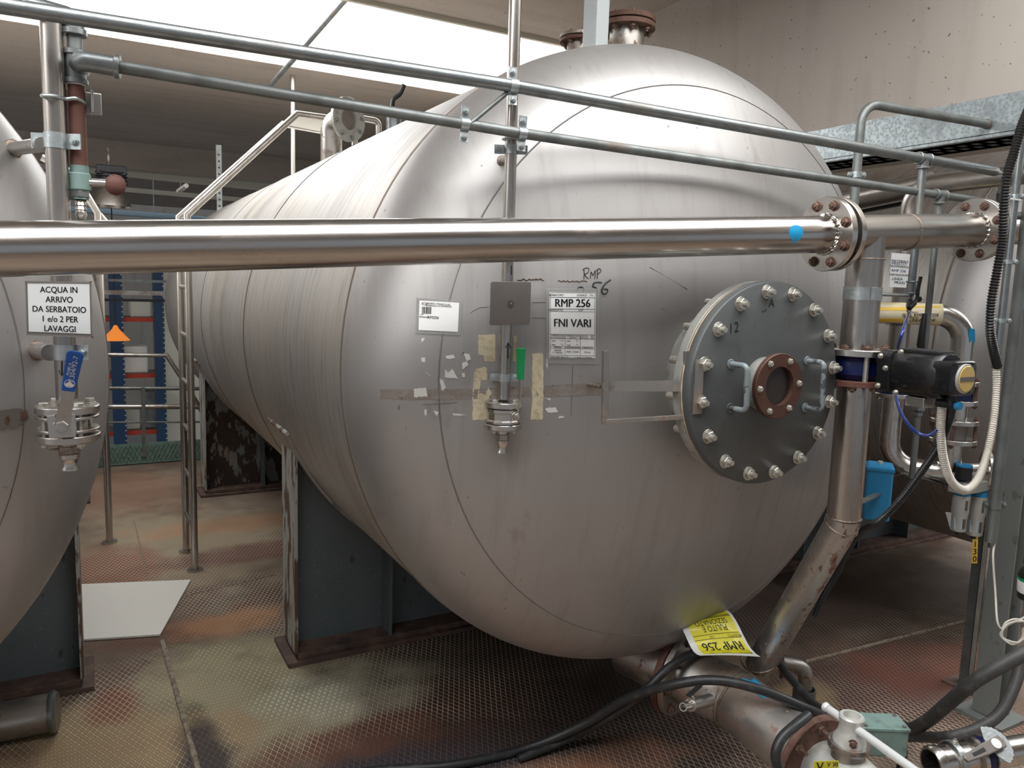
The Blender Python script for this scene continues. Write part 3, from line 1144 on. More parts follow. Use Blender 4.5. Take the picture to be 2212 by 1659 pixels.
for t, a, b, z in (('SERBATOIO', 15, 6.3, 4.2), ('CODICE', 70, 6.3, 4.2), ('17b', 90, 6.3, 4), ('PRODOTTO', 14, 38.8, 4), ('CAT', 68, 38.8, 4),
                   ('TEMPERATURA', 18, 94, 3.2), ('DI STOCCAGGIO', 18, 98, 2.8), ('TEMPERATURA', 51, 94, 3.2), ('CRITICA', 51, 98, 3),
                   ('PARTITA', 75, 94, 3), ('MODULO', 75, 98, 3), ('NO', 93, 94, 3), ('MO', 93, 98, 3),
                   ('min', 9, 105, 3.6), ('°C', 27, 105, 3.6), ('max', 9, 113.5, 3.6), ('°C', 27, 113.5, 3.6),
                   ('min', 42, 105, 3.6), ('°C', 60, 105, 3.6), ('max', 42, 113.5, 3.6), ('°C', 60, 113.5, 3.6),
                   ('ARRIVO', 18, 119, 3.4), ('DESTINAZIONE', 51, 119, 3.1), ('CAPACITÀ', 83, 119, 3.4),
                   ('MIXER', 18, 126, 3.8), ('2° PIANO', 18, 131, 3.8), ('REP. CONF', 51, 128.5, 3.8), ('25 mc', 83, 128.5, 3.8),
                   ('FIRMA RESP. MAG. M.P.', 22, 139.3, 2.9), ('L. Bassini / G. Pelagatti', 74, 139.3, 2.9)):
    S.text(mb, t, a, b, z, bold=.02)
mb.build('printing', 'ink', sh, smooth=0)

S = Sheet((906, 649), (992, 654), (989, 717), (904, 713), lambda x, y: on_head(x, y, .004))
S.px = ((906, 649), (992, 654), (989, 717), (904, 713))
sh = thick_sheet(S, 0, 0, S.W, S.H, .0006, 0).build('barcode_card', 'white', None, label='small white barcode card reading RM256 on the large tank', cat='card')
thick_sheet(S, -7, -5, S.W + 6, S.H + 7, .0004, -.001).build('clear_sleeve', 'sleeve', sh)
mb = MB()
for t, a, b, z in (('HENKEL ITALIA S.p.A.', 41, 5.5, 4), ('Stabilimento di LOMAZZO', 42, 9.8, 3.6), ('17B', 6, 30, 3), ('Serbatoio', 11, 35, 3.8), ('RM256', 31, 35.5, 6.2)):
    S.text(mb, t, a, b, z, bold=.02)
for i, w in enumerate((1.4, .8, 1.8, .8, 1.2, 1.8, .8, 1.4, 1., 1.6)):
    a = 7 + i * 2.05
    S.line(mb, a, 13, a, 28, w)
for i in range(20):
    a0, a1 = 2 * PI * i / 20, 2 * PI * (i + 1) / 20
    S.line(mb, 11 + 6 * math.cos(a0), 6.5 + 3.2 * math.sin(a0), 11 + 6 * math.cos(a1), 6.5 + 3.2 * math.sin(a1), .6)
S.text(mb, 'Henkel', 11, 6.5, 3)
mb.build('printing', 'ink', sh, smooth=0)


# --- handwriting, tape residue and scraps on the tank
def stroke(mb, pts, r=.0016, place=on_head):
    P = [place(x, y, .0006) for x, y in pts]
    return mb.tube(spline(P, 5), r, 6)


mb = MB()
for s_ in ([(1261, 603), (1262, 590), (1261, 580)], [(1259, 583), (1264, 579), (1272, 580), (1270, 589), (1263, 593), (1271, 602)],
           [(1275, 602), (1277, 587), (1281, 595), (1286, 584), (1285, 602)], [(1290, 602), (1291, 581)], [(1288, 584), (1295, 580), (1298, 586), (1291, 592)]):
    stroke(mb, s_, .0012)
for s_ in ([(1247, 628), (1249, 622), (1256, 620), (1261, 625), (1258, 632)], [(1291, 609), (1283, 611), (1281, 619), (1288, 622), (1289, 632), (1281, 636)],
           [(1291, 609), (1300, 610)], [(1319, 604), (1307, 613), (1300, 625), (1302, 634), (1310, 633), (1312, 625), (1304, 624)]):
    stroke(mb, s_, .0021)
mb.build('handwriting', 'ink', tank, smooth=0)


def patch(poly, m, name='tape_residue', jag=.8, off=.0012, place=on_head, parent=None, sub=3.0):
    out = []
    n = len(poly)
    for i in range(n):
        (x0, y0), (x1, y1) = poly[i], poly[(i + 1) % n]
        k = max(1, int(math.hypot(x1 - x0, y1 - y0) / sub))
        for j in range(k):
            t = j / k
            out.append((x0 + (x1 - x0) * t + random.uniform(-jag, jag), y0 + (y1 - y0) * t + random.uniform(-jag, jag)))
    top = [place(x, y, off) for x, y in out]
    bot = [place(x, y, -.0015) for x, y in out]
    m_ = len(top)
    mb = MB()
    mb.add(top + bot, [tuple(range(m_))] + [(i, (i + 1) % m_, m_ + (i + 1) % m_, m_ + i) for i in range(m_)])
    return mb.build(name, m, parent or tank, smooth=0)


for poly, jag in (([(1033, 724), (1070, 722), (1070, 781), (1047, 781), (1045, 768), (1033, 766)], .4),
                  ([(1110, 726), (1117, 724), (1116, 780), (1107, 780)], .4),
                  ([(1078, 726), (1081, 726), (1080, 743), (1078, 743)], .4),
                  ([(1028, 795), (1050, 793), (1053, 820), (1040, 822), (1034, 850), (1048, 852), (1056, 835), (1062, 850), (1052, 868), (1052, 907), (1021, 907), (1021, 860), (1023, 815)], 1.5),
                  ([(1150, 764), (1172, 762), (1174, 772), (1173, 906), (1146, 906), (1149, 870)], 1.2)):
    patch(poly, 'residue', jag=jag)
for poly in ([(894, 840), (921, 838), (923, 856), (895, 858)], [(961, 797), (968, 806), (977, 797), (990, 818), (975, 816), (961, 816)],
             [(909, 732), (918, 730), (912, 740)], [(962, 769), (980, 766), (983, 773), (965, 776)], [(910, 773), (919, 773), (919, 782), (911, 782)],
             [(1001, 765), (1014, 764), (1018, 776), (1008, 780)], [(997, 784), (1009, 780), (1012, 788), (1000, 798)],
             [(949, 818), (958, 822), (963, 838), (955, 844)], [(998, 806), (1004, 805), (1004, 814), (998, 814)],
             [(918, 802), (930, 810), (929, 812)], [(935, 886), (948, 890), (943, 899)], [(978, 893), (1000, 895), (1010, 897), (980, 897)],
             [(916, 885), (922, 886), (921, 898), (917, 896)], [(1180, 775), (1184, 774), (1183, 797), (1179, 790)], [(1178, 860), (1190, 861), (1188, 865)],
             [(1178, 882), (1200, 880), (1206, 890), (1184, 892)], [(1207, 900), (1222, 899), (1209, 904)]):
    patch(poly, 'whitescrap', 'sticker_scrap', jag=.9, sub=2.5)
tape_m = mat('brown_grime_band', (.33, .285, .25), .5, .7, [
    dict(sc=(30, 30, 60), lo=.45, hi=.65, col=(.39, .36, .335), fac=.9), dict(sc=(60, 60, 60), lo=.62, hi=.68, col=(.13, .07, .04), fac=.8)], bump=((60, 60, 60), .4, .002))
tp = [(775 + i * 524 / 30, 841 - 14 * max(0, i - 14) / 16, 863 - 10 * max(0, i - 12) / 18) for i in range(31)]
mb = MB()
vs = []
for a, b, c in [(775 + i * 524 / 160, 841 - 14 * max(0, i / 5.333 - 14) / 16, 863 - 10 * max(0, i / 5.333 - 12) / 18) for i in range(161)]:
    b += random.uniform(-.8, .8)
    c += random.uniform(-1.6, 1.6)
    vs += [on_head(a, b + (c - b) * k / 4, .0010) for k in range(5)]
mb.add(vs, [(5 * i + k, 5 * i + k + 1, 5 * i + k + 6, 5 * i + k + 5) for i in range(160) for k in range(4)])
mb.build('grime_band', tape_m, tank, smooth=60)
for pts, r in (([(1043, 862), (1044, 862)], 0), ([(1237, 790), (1236, 830), (1233, 900)], .0007), ([(1150, 653), (1178, 653)], .0007), ([(1150, 686), (1178, 687)], .0007),
               ([(912, 874), (945, 872), (988, 869)], .0009), ([(1016, 676), (1035, 665), (1055, 663)], .0006), ([(1404, 577), (1485, 625)], .0008), ([(1300, 640), (1440, 670)], .0005)):
    if r:
        mb = MB()
        stroke(mb, pts, r)
        mb.build('scratch', 'seam', tank)
mb = MB()
for dx in range(0, 75, 6):
    pass
P = [(1205 + i * 3, 608 + random.uniform(-2.5, 1)) for i in range(22)]
stroke(mb, P, .0013)
mb.build('glue_line', 'copper', tank)
mb = MB()
P = [(1118 + i * 3, 603 + random.uniform(-1.5, 2)) for i in range(20)]
stroke(mb, P, .0022)
mb.build('glue_line', 'seam', tank)

# --- nozzles on top of the tank (rusted blind flanges)


def nozzle(c, r, h, cap_m='rust', name='nozzle'):
    c = Vector(c)
    n = MB().cyl(c - Vector((0, 0, .12)), c + Vector((0, 0, h)), r * .62, n=32).build(name, 'dirtysteel', tank)
    MB().disc(c + Vector((0, 0, h + r * .09)), (0, 0, 1), r, r * .17, n=48).build('flange', cap_m, n)
    MB().disc(c + Vector((0, 0, h + r * .31)), (0, 0, 1), r, r * .17, n=48).build('blind_flange', cap_m if cap_m == 'rust' else 'dirtysteel', n)
    MB().disc(c + Vector((0, 0, h + r * .20)), (0, 0, 1), r * .8, r * .08, n=32).build('gasket', 'seam', n)
    for k in range(8):
        a = 2 * PI * (k + .5) / 8
        p = c + Vector((math.cos(a) * r * .8, math.sin(a) * r * .8, h))
        mb = MB().bolt(p, (0, 0, -1), r * .11, stud=.6, ang=k)
        mb.cyl(p, p + Vector((0, 0, r * .5)), r * .05, n=8)
        mb.build('bolt', 'rustbolt', n)
    return n


nozzle((1.93, 2.62, TZ + TR - .01), .112, .20)
p = at(1252, 80, Z=2.86)
nozzle((p.x, p.y, TZ + math.sqrt(TR * TR - (p.x - TX) ** 2) - .01), .088, .27, 'redrust')
p = at(1020, 215, Y=4.3)
nozzle((p.x, 4.3, TZ + math.sqrt(TR * TR - (p.x - TX) ** 2) - .02), .12, .03)
# square column between tank and roof (it stands on the tank's saddle line, seen above the tank only)
colm = MB()
cp = at(1287, 60, Y=2.46)
cz0 = TZ + math.sqrt(TR * TR - (cp.x - TX) ** 2) - .003
colm.box((cp.x, 2.46, (3.50 + cz0) / 2), .056, .088, 3.50 - cz0)
colm.build('square_column', 'postgrey', None, smooth=0, bevel=.004, label='pale grey square steel post from tank top up to roof', cat='post')


# ================================================================== big stainless pipe and its drop
def flange(c, ax, R, t, hole, m='steel', name='flange', parent=None, n=56):
    return MB().disc(c, ax, R, t, hole, n).build(name, m, parent)


def bolts_round(c, ax, R, n, r, parent, m='rustbolt', a0=.4, stud=.4, name='bolt', both=None):
    u, v, w = basis(ax)
    for k in range(n):
        a = a0 + 2 * PI * k / n
        p = Vector(c) + (u * math.cos(a) + v * math.sin(a)) * R
        mb = MB().bolt(p, w, r, stud=stud, ang=k * .7)
        if both:
            mb.bolt(p - w * both, -w, r, stud=stud, ang=k * .5)
            mb.cyl(p - w * both, p, r * .5, n=8)
        mb.build(name, m, parent)


L0 = at(-40, 539, Y=1.82)
L1 = at(1788, 506, Y=1.60)
main = thing('horizontal_pipe', 'large polished stainless pipe with blue paint spot crossing the whole view', 'pipe', (L0 + L1) / 2)
dx = (L1 - L0).normalized()
LS = L0 - dx * .22
MB().cyl(LS, L1, .0545, n=64).build('pipe', 'pipe', main)
flange(L1 - dx * .004, dx, .110, .020, .05, 'steel', 'flange', main)
mb = MB()
u, v, w = basis(dx)
P = []
for k in range(73):
    a = 2 * PI * k / 72
    P.append(L1 - dx * (.014 + .003 * math.sin(k * 2.3)) + (u * math.cos(a) + v * math.sin(a)) * .0585)
mb.tube(P, .0045, 8)
mb.build('weld_bead', 'steel', main)
bolts_round(L1 - dx * .014, -dx, .088, 8, .0125, main, 'rustbolt', .35)


def on_cyl(x, y, c0, c1, R):
    ax = (c1 - c0).normalized()
    o = Vector((0, 0, EYE))
    d = (at(x, y, D=2.) - o).normalized()
    oc = o - c0
    dp, op = d - ax * d.dot(ax), oc - ax * oc.dot(ax)
    A_, B_, C_ = dp.dot(dp), 2 * dp.dot(op), op.dot(op) - R * R
    return o + d * ((-B_ - math.sqrt(max(B_ * B_ - 4 * A_ * C_, 0))) / (2 * A_))


def pipe_patch(pts, c0, c1, R, m, name, parent, n=24):
    """a paint spot lying on a pipe; pts are photo pixels"""
    ax = (c1 - c0).normalized()
    out = []
    for x, y in pts:
        o = Vector((0, 0, EYE))
        d = (at(x, y, D=2.) - o).normalized()
        oc = o - c0
        dp, op = d - ax * d.dot(ax), oc - ax * oc.dot(ax)
        A_, B_, C_ = dp.dot(dp), 2 * dp.dot(op), op.dot(op) - (R * 1.012) ** 2
        disc = max(B_ * B_ - 4 * A_ * C_, 0)
        out.append(o + d * ((-B_ - math.sqrt(disc)) / (2 * A_)))
    cen = sum(out, Vector()) / len(out)
    inner = [(p + cen) / 2 for p in out]

    def snap(p):
        q = c0 + ax * (p - c0).dot(ax)
        return q + (p - q).normalized() * (R * 1.012)
    inner = [snap(p) for p in inner]
    cen = snap(cen)
    k = len(out)
    mb = MB()
    mb.add(out + inner + [cen], [(i, (i + 1) % k, k + (i + 1) % k, k + i) for i in range(k)] + [(k + i, k + (i + 1) % k, 2 * k) for i in range(k)])
    return mb.build(name, m, parent, smooth=60)


pipe_patch([(1707, 492), (1713, 487), (1722, 486), (1731, 490), (1735, 498), (1734, 508), (1729, 516), (1722, 521), (1714, 527), (1711, 518), (1706, 510), (1704, 500)], L0, L1, .0545, 'bluepaint', 'paint_spot', main)

spool = thing('tee_spool', 'stainless tee pipe with downward branch between two round flanges', 'pipe', (2.137, 1.6, 1.6))
T0 = L1 + dx * .018
T1 = at(2104, 497, Y=1.61)
dt = (T1 - T0).normalized()
MB().cyl(T0, T1, .056, n=56).build('pipe', 'spool', spool)
flange(T0 + dt * .002, dt, .110, .020, .05, 'steel', 'flange', spool)
flange(T1 - dt * .0, dt, .108, .018, .05, 'steel', 'flange', spool)
P = []
u, v, w = basis(dt)
for k in range(73):
    a = 2 * PI * k / 72
    P.append(T1 - dt * (.010 + .003 * math.sin(k * 1.9)) + (u * math.cos(a) + v * math.sin(a)) * .0585)
MB().tube(P, .0045, 8).build('weld_bead', 'steel', spool)
bolts_round(T1 - dt * .009, -dt, .086, 8, .0125, spool, 'rustbolt', .35)
DX, DY = 2.137, 1.60
MB().cyl((DX, DY, 1.94), (DX, DY, 1.583), .0545, n=48).build('branch', 'vpipe', spool)
for z, r in ((1.868, .0565), ):
    MB().tube([Vector((DX + r * math.cos(a), DY + r * math.sin(a), z)) for a in [2 * PI * k / 40 for k in range(41)]], .002, 6).build('weld_bead', 'weld', spool)
mb = MB()
q = T0.lerp(T1, .48)
MB().tube([q + (u * math.cos(a) + v * math.sin(a)) * .0572 for a in [2 * PI * k / 40 for k in range(41)]], .0022, 6).build('weld_bead', 'weld', spool)
flange((DX, DY, 1.578), (0, 0, 1), .104, .020, .05, 'steel', 'flange', spool)
bolts_round((DX, DY, 1.588), (0, 0, 1), .084, 8, .012, spool, 'rustbolt', .2)

# pipe carrying on to the right behind the column
ext = thing('pipe_extension', 'stainless pipe continuing behind the right column', 'pipe', T1 + dt * .5)
MB().cyl(T1 + dt * .02, T1 + dt * .36, .056, n=40).build('pipe', 'spool', ext)
flange(T1 + dt * .020, dt, .108, .018, .05, 'steel', 'flange', ext)

# butterfly valve with its actuator
valve = thing('butterfly_valve', 'dark blue wafer valve clamped under the tee with black actuator', 'valve', (DX, DY, 1.49))
MB().lathe([(.045, -.036), (.068, -.036), (.080, -.020), (.080, .020), (.068, .036), (.045, .036)], (DX, DY, 1.53), (0, 0, 1), 40, closed=True).build('valve_body', 'navy', valve)
for k in range(4):
    a = PI / 4 + k * PI / 2 + .2
    MB().cyl((DX + .085 * math.cos(a), DY + .085 * math.sin(a), 1.49), (DX + .085 * math.cos(a), DY + .085 * math.sin(a), 1.58), .008, n=10).build('tie_rod', 'bolt', valve)
a0 = Vector((DX + .012, DY - .06, 1.533))
a1 = at(2083, 811, X=a0.x)
ad = Vector((0, -1, 0))
al = abs(a1.y - a0.y)
up = Vector((0, 0, 1))
sd_ = up.cross(ad)
zc = (a0.z + a1.z) / 2
MB().cyl(a0, a0 + ad * .05, .022, n=20).build('stem_neck', 'navy', valve)


def abox(c, l, w, h, r, m, name, rot=0.):
    """rounded housing: superellipse section along ad"""
    mb = MB()
    n = 40
    prof = [(0, 0), (.93, 0), (1, .06), (1, .94), (.93, 1), (0, 1)]
    rows = []
    for k, t in prof:
        row = []
        for i in range(n):
            a = 2 * PI * i / n
            e = r
            cx = math.copysign(abs(math.cos(a)) ** e, math.cos(a)) * w / 2 * k
            cz = math.copysign(abs(math.sin(a)) ** e, math.sin(a)) * h / 2 * k
            row.append(c + ad * (l * t) + sd_ * cx + up * cz)
        rows.append(row)
    vs = [p for row in rows for p in row]
    fs = []
    for j in range(len(rows) - 1):
        for i in range(n):
            k2 = (i + 1) % n
            fs.append((j * n + i, j * n + k2, (j + 1) * n + k2, (j + 1) * n + i))
    mb.add(vs, fs)
    return mb.build(name, m, valve, smooth=40)


b0 = Vector((a0.x, a0.y, 1.532)) + ad * .05
abox(b0, .045, .13, .125, .35, 'black', 'actuator_end')
mid = abox(b0 + ad * .038, .150, .125, .135, .8, 'black', 'actuator_body')
hd = abox(b0 + ad * .17, al - .05 - .17, .12, .098, .3, 'black', 'indicator_housing')
MB().box(b0 + ad * .11 + up * .066 - sd_ * .0, .13, .07, .012, (ad, sd_, up)).build('top_plate', 'lampblack', valve, smooth=0, bevel=.003)
# indicator window on the face towards the walkway
fc = at(2080, 811, Y=(b0 + ad * (al - .05)).y - .0)
nrm = (ad * .80 - sd_ * .0)
fn = ad
e = b0 + ad * (al - .05)
MB().disc(e + ad * .003 - sd_ * -.0, ad, .042, .008, n=40).build('window_rim', 'silverbox', valve)
MB().disc(e + ad * .008, ad, .037, .003, n=40).build('indicator_window', 'ochre', valve, label='round ochre indicator window')
MB().box(e + ad * .0105, .001, .070, .012, (ad, sd_, up)).build('indicator_bar', 'plate', valve, smooth=0)
ws = -1 if sd_.x > 0 else 1
for x_, z_ in ((.01, .045), (.01, -.045), (.075, .062), (.07, -.058), (.03, .01)):
    p = b0 + ad * x_ + sd_ * ws * .064 + up * z_
    MB().bolt(p, sd_ * ws, .007, stud=.3, washer=True).build('screw', 'bolt', valve)
S = Sheet((2092, 767), (2109, 769), (2109, 775), (2092, 773), lambda x, y: at(x, y, Y=e.y))
# silencer, terminal box and fittings underneath
MB().box(b0 + ad * .105 - up * .083, .06, .05, .03, (ad, sd_, up)).build('terminal_box', 'dirtysteel', valve, smooth=0, bevel=.002)
mb = MB()
pA = b0 + ad * .16 - up * .078
MB().cyl(pA, pA + ad * .055, .012, n=16).build('silencer', 'lampblack', valve)
MB().cyl(pA + ad * .055, pA + ad * .068, .012, n=16).build('push_fitting', 'bluebox', valve)
pB = b0 + ad * .20 - up * .045
MB().cyl(pB, pB - up * .035, .013, n=16).build('cable_gland', 'lampblack', valve)

# lower pipe with rusty flange, elbow and slanting run to the manifold
low = thing('lower_pipe', 'rust-spotted stainless pipe below the valve slanting down to the manifold', 'pipe', (DX, DY, .95))
J = at(1640, 1440, Z=.37)
E1 = Vector((2.142, DY, 1.02))
P = fillet([Vector((DX, DY, 1.485)), E1, J], .07, 10)
MB().tube(P[:3], .0525, 40).build('upright_pipe', 'vpipe', low)
MB().tube(P[2:], .0525, 40).build('slanting_pipe', 'rustypipe', low, label='rust-spotted slanting length of the pipe')
flange((DX, DY, 1.482), (0, 0, 1), .100, .018, .05, 'redrust', 'flange', low)
bolts_round((DX, DY, 1.473), (0, 0, -1), .084, 8, .012, low, 'rustbolt', .2)
for px in (0, 1):
    i0 = 1 if px == 0 else -2
    c = P[i0]
    d = (P[i0 + 1] - P[i0 - 1]).normalized() if px == 0 else (P[-1] - P[-2]).normalized()
    uu, vv, ww = basis(d)
    MB().tube([c + (uu * math.cos(a) + vv * math.sin(a)) * .0535 for a in [2 * PI * k / 40 for k in range(41)]], .0028, 6).build('weld_bead', 'weld', low)

# ================================================================== manifold at the tank outlet
man = thing('outlet_manifold', 'short wide stainless manifold bending from the tank outlet near the floor', 'manifold', (2.06, 1.95, .0))
m1 = at(1585, 1508, Z=.31)
fl0 = at(1466, 1450, Z=.33)
m2 = at(1752, 1638, Z=.27)
dn = (m1 - fl0).normalized()
m0 = fl0 - dn * .13
mp_ = fillet([fl0, m1, m2], .16, 10)
MB().tube(mp_, .106, 48).build('pipe', 'dirtysteel', man)
MB().disc(fl0 + dn * .014, dn, .160, .022, .07, 56).build('flange', 'dirtysteel', man)
MB().disc(fl0 - dn * .012, dn, .162, .024, .07, 56).build('flange', 'redrust', man, label='red-brown rusted flange of the tank outlet')
MB().cyl(m0 - dn * .10, fl0 - dn * .02, .105, n=44).build('outlet_neck', 'dirtysteel', man)
bolts_round(fl0 + dn * .025, dn, .134, 8, .015, man, 'rustbolt', .1)
for i in (1, 7, 11):
    c = mp_[i]
    d = (mp_[i + 1] - mp_[i - 1]).normalized()
    uu, vv, ww = basis(d)
    MB().tube([c + (uu * math.cos(a) + vv * math.sin(a)) * .1072 for a in [2 * PI * k / 40 for k in range(41)]], .0025, 6).build('weld_bead', 'weld', man)
MB().tube([J + Vector((.057 * math.cos(a), .070 * math.sin(a), .030 - .03 * abs(math.cos(a)))) for a in [2 * PI * k / 40 for k in range(41)]], .004, 6).build('weld_bead', 'weld', man)
dm = (m2 - m1).normalized()
MB().disc(m2, dm, .150, .022, .06, 56).build('flange', 'rust', man)
# blue paint on the bend
pipe_patch([(1604, 1466), (1630, 1466), (1652, 1484), (1668, 1504), (1650, 1508), (1624, 1492)], m1, m2, .106, 'bluepaint', 'paint_spot', man)

# small drain valve on the manifold
dv = thing('drain_valve', 'small stainless ball valve hanging off the manifold near the floor', 'valve', at(1490, 1530, Y=1.75))
p0, p1 = at(1532, 1512, Y=1.80), at(1455, 1533, Y=1.72)
dd = (p1 - p0).normalized()
MB().hexn(p0 + dd * .0, dd, .02, .02).build('nut', 'steel', dv)
MB().cyl(p0, p0.lerp(p1, .55), .021, n=20).build('valve_body', 'dirtysteel', dv)
MB().lathe([(.010, 0), (.014, 0), (.014, .05), (.010, .05)], p0.lerp(p1, .55), dd, 20, closed=True).build('spout', 'steel', dv)
pm = p0.lerp(p1, .5)
MB().bolt(pm + Vector((0, 0, .018)), (0, 0, 1), .011, stud=.5).build('stem', 'steel', dv)
MB().bar(pm + Vector((-.02, 0, .035)), pm + Vector((.05, .02, .045)), .016, .004, (0, 0, 1)).build('lever', 'lampblack', dv)

# ball valve with the white lever after the manifold
hz = .465
hub = at(1838, 1566, Z=hz)
vc = Vector((hub.x, hub.y, .27))
v0 = m2 + dm * .026
bvd = (vc - v0).normalized()
bv = thing('ball_valve', 'silver painted ball valve with long white bar lever, bottom right', 'valve', (vc.x, vc.y, .1))
MB().disc(v0 + bvd * .0, bvd, .150, .022, .05, 56).build('flange', 'rust', bv)
bolts_round(v0 + bvd * .012, bvd, .125, 8, .015, bv, 'rustbolt', .1, stud=1.6)
bl = (vc - v0).length
MB().lathe([(.070, -bl), (.070, -.115), (.085, -.10), (.098, -.05), (.104, 0), (.098, .05), (.085, .10), (.070, .115), (.070, .16)], vc, bvd, 44).build('valve_body', 'silverpaint', bv, smooth=60)
MB().disc(vc + bvd * .165, bvd, .135, .022, .05, 56).build('flange', 'rust', bv)
bolts_round(vc + bvd * .154, -bvd, .115, 8, .013, bv, 'rustbolt', .1, stud=.8)
MB().lathe([(.062, .06), (.050, .085), (.048, .122), (.060, .122), (.062, .130), (.060, .142), (.03, .142)], vc, (0, 0, 1), 36).build('bonnet', 'dirtysteel', bv)
MB().lathe([(.048, .142), (.047, .155), (.036, .172), (.032, .200), (.037, .222), (.033, .227), (.025, .227), (.024, .205), (0, .205)], vc, (0, 0, 1), 36).build('lever_hub', 'silverpaint', bv, smooth=50)
MB().bolt(vc + Vector((-.026, -.030, .158)), (-.7, -.7, 0), .011, stud=.2).build('clamp_screw', 'rustbolt', bv)
lv0 = at(1782, 1526, Z=hz)
ld = (hub - lv0).normalized()
lv1 = hub + ld * .42
MB().lathe([(0, 0), (.0145, 0), (.0145, .008), (.012, .012), (.0135, .02)], lv0, ld, 20).build('lever_collar', 'whitelever', bv)
MB().cyl(lv0 + ld * .012, lv1, .0125, n=20).build('lever', 'whitelever', bv)
S = Sheet((1758, 1645), (1812, 1643), (1812, 1690), (1758, 1690), lambda x, y: at(x, y, Y=vc.y - .06))
st = thick_sheet(S, 0, 0, S.W, S.H, .0008, 0).build('valve_tag', 'yellow', None, label='yellow tag reading V 30 stuck to the ball valve body', cat='tag')
mb = MB()
S.text(mb, 'V 30', 40, 8, 9, bold=.03)
S.text(mb, 'V', 13, 12, 18, bold=.05)
mb.build('lettering', 'ink', st, smooth=0)
# limit switch box beside it
gb = thing('switch_box', 'pale green cast box with screws behind the white lever', 'junction box', at(1900, 1600, Z=.30))
gc = at(1898, 1590, Z=.33)
gu = Vector((.86, -.5, 0))
gv = Vector((.5, .86, 0))
MB().box(gc, .15, .09, .09, (gu, gv, up)).build('box', 'greygreen', gb, smooth=0, bevel=.006)
MB().box(gc + up * .048, .156, .096, .012, (gu, gv, up)).build('lid', 'greygreen', gb, smooth=0, bevel=.003)
for i in (-1, 1):
    for j in (-1, 1):
        MB().bolt(gc + gu * (.062 * i) + gv * (.034 * j) + up * .054, up, .006, stud=0).build('screw', 'plate', gb)
MB().corrug(spline([gc + gu * .07 - up * .01, gc + gu * .085 - up * .05, gc + gu * .06 - up * .12 - gv * .03, gc + gu * .02 - up * .2 - gv * .05]), .014, .006).build('cable_conduit', 'blackplastic', gb)

# ================================================================== clamps (two-ear pipe clips)
def clip(c, ax, r, nrm, parent, name='pipe_clamp', w=.022, ear=.030, m='zinc', both=True):
    """band round a pipe at c (axis ax) with bolted ears lying across nrm"""
    ax = Vector(ax).normalized()
    n_ = Vector(nrm)
    n_ = (n_ - ax * n_.dot(ax)).normalized()
    s_ = ax.cross(n_).normalized()
    k = MB()
    sec = []
    R = r + .0022
    nn = 20
    pts = [(-R - ear, 0.0022)] + [(-R * math.cos(PI * i / nn), R * math.sin(PI * i / nn)) for i in range(nn + 1)] + [(R + ear, .0022)]
    if not both:
        pts = pts[:1] + pts[1:]
    inner = [(a * (1 if abs(a) > R + .001 else r / R), b - .0022 if abs(a) > R + .001 else b * r / R) for a, b in pts]
    poly = pts + inner[::-1]
    vs, fs = [], []
    m_ = len(pts)
    for sgn in (-.5, .5):
        for a, b in pts + inner:
            vs.append(Vector(c) + s_ * a + n_ * b + ax * (sgn * w))
    T = 2 * m_
    for i in range(m_ - 1):
        fs += [(i, i + 1, T + i + 1, T + i), (m_ + i, T + m_ + i, T + m_ + i + 1, m_ + i + 1),
               (i, m_ + i, m_ + i + 1, i + 1), (T + i, T + i + 1, T + m_ + i + 1, T + m_ + i)]
    fs += [(0, T, T + m_, m_), (m_ - 1, 2 * m_ - 1, T + 2 * m_ - 1, T + m_ - 1)]
    k.add(vs, fs)
    o = k.build(name, m, parent, smooth=30)
    # back half
    k = MB()
    k.box(Vector(c) - n_ * .0012, (R + ear) * 2, w, .0022, (s_, ax, n_))
    k.build('back_strap', m, o, smooth=0)
    for sgn in (-1, 1):
        p = Vector(c) + s_ * (sgn * (R + ear * .55)) + n_ * .0024
        MB().bolt(p, n_, .0075, stud=.3).build('clamp_bolt', m, o)
    return o


TOCAM = Vector((-.48, -.87, .1))

# ================================================================== galvanised rails
r0, r1, r2 = at(-60, 2, Y=1.95), at(1108, 186, Y=1.835), at(2168, 374, Y=1.70)
upper = thing('galvanised_pipe', 'upper of two long slanting galvanised water pipes crossing the tank front', 'pipe', (r1.x, r1.y, r1.z - .02))
MB().tube([r0, r1, r2], .0168, 24).build('pipe', 'galv', upper)
ud = (r1 - r0).normalized()
clip(r1, ud, .0168, TOCAM, upper)
# tee with a drop pipe and a small ball valve at its foot
def on_line(a, b, px, lo=0., hi=1.):
    """point of segment a-b seen at photo column px"""
    def col(p):
        q = p - Vector((0, 0, EYE))
        xs = [sum(MW[i][k] * q[i] for i in range(3)) for k in range(3)]
        return CXP + F_PX * xs[0] / xs[2]
    for _ in range(40):
        m = (lo + hi) / 2
        if col(a.lerp(b, m)) < px:
            lo = m
        else:
            hi = m
    return a.lerp(b, lo)


def tee(c, ax, br, r, parent, m='galv'):
    ax, br = Vector(ax).normalized(), Vector(br).normalized()
    o = MB().cyl(c - ax * r * 1.7, c + ax * r * 1.7, r * 1.22, n=24).build('tee_fitting', m, parent)
    for s in (-1, 1):
        MB().disc(c + ax * (s * r * 1.7), ax, r * 1.42, r * .5, n=24).build('collar', m, o)
    MB().cyl(c, c + br * r * 1.9, r * 1.2, n=24).build('branch', m, o)
    MB().disc(c + br * r * 2.0, br, r * 1.42, r * .5, n=24).build('collar', m, o)
    return o


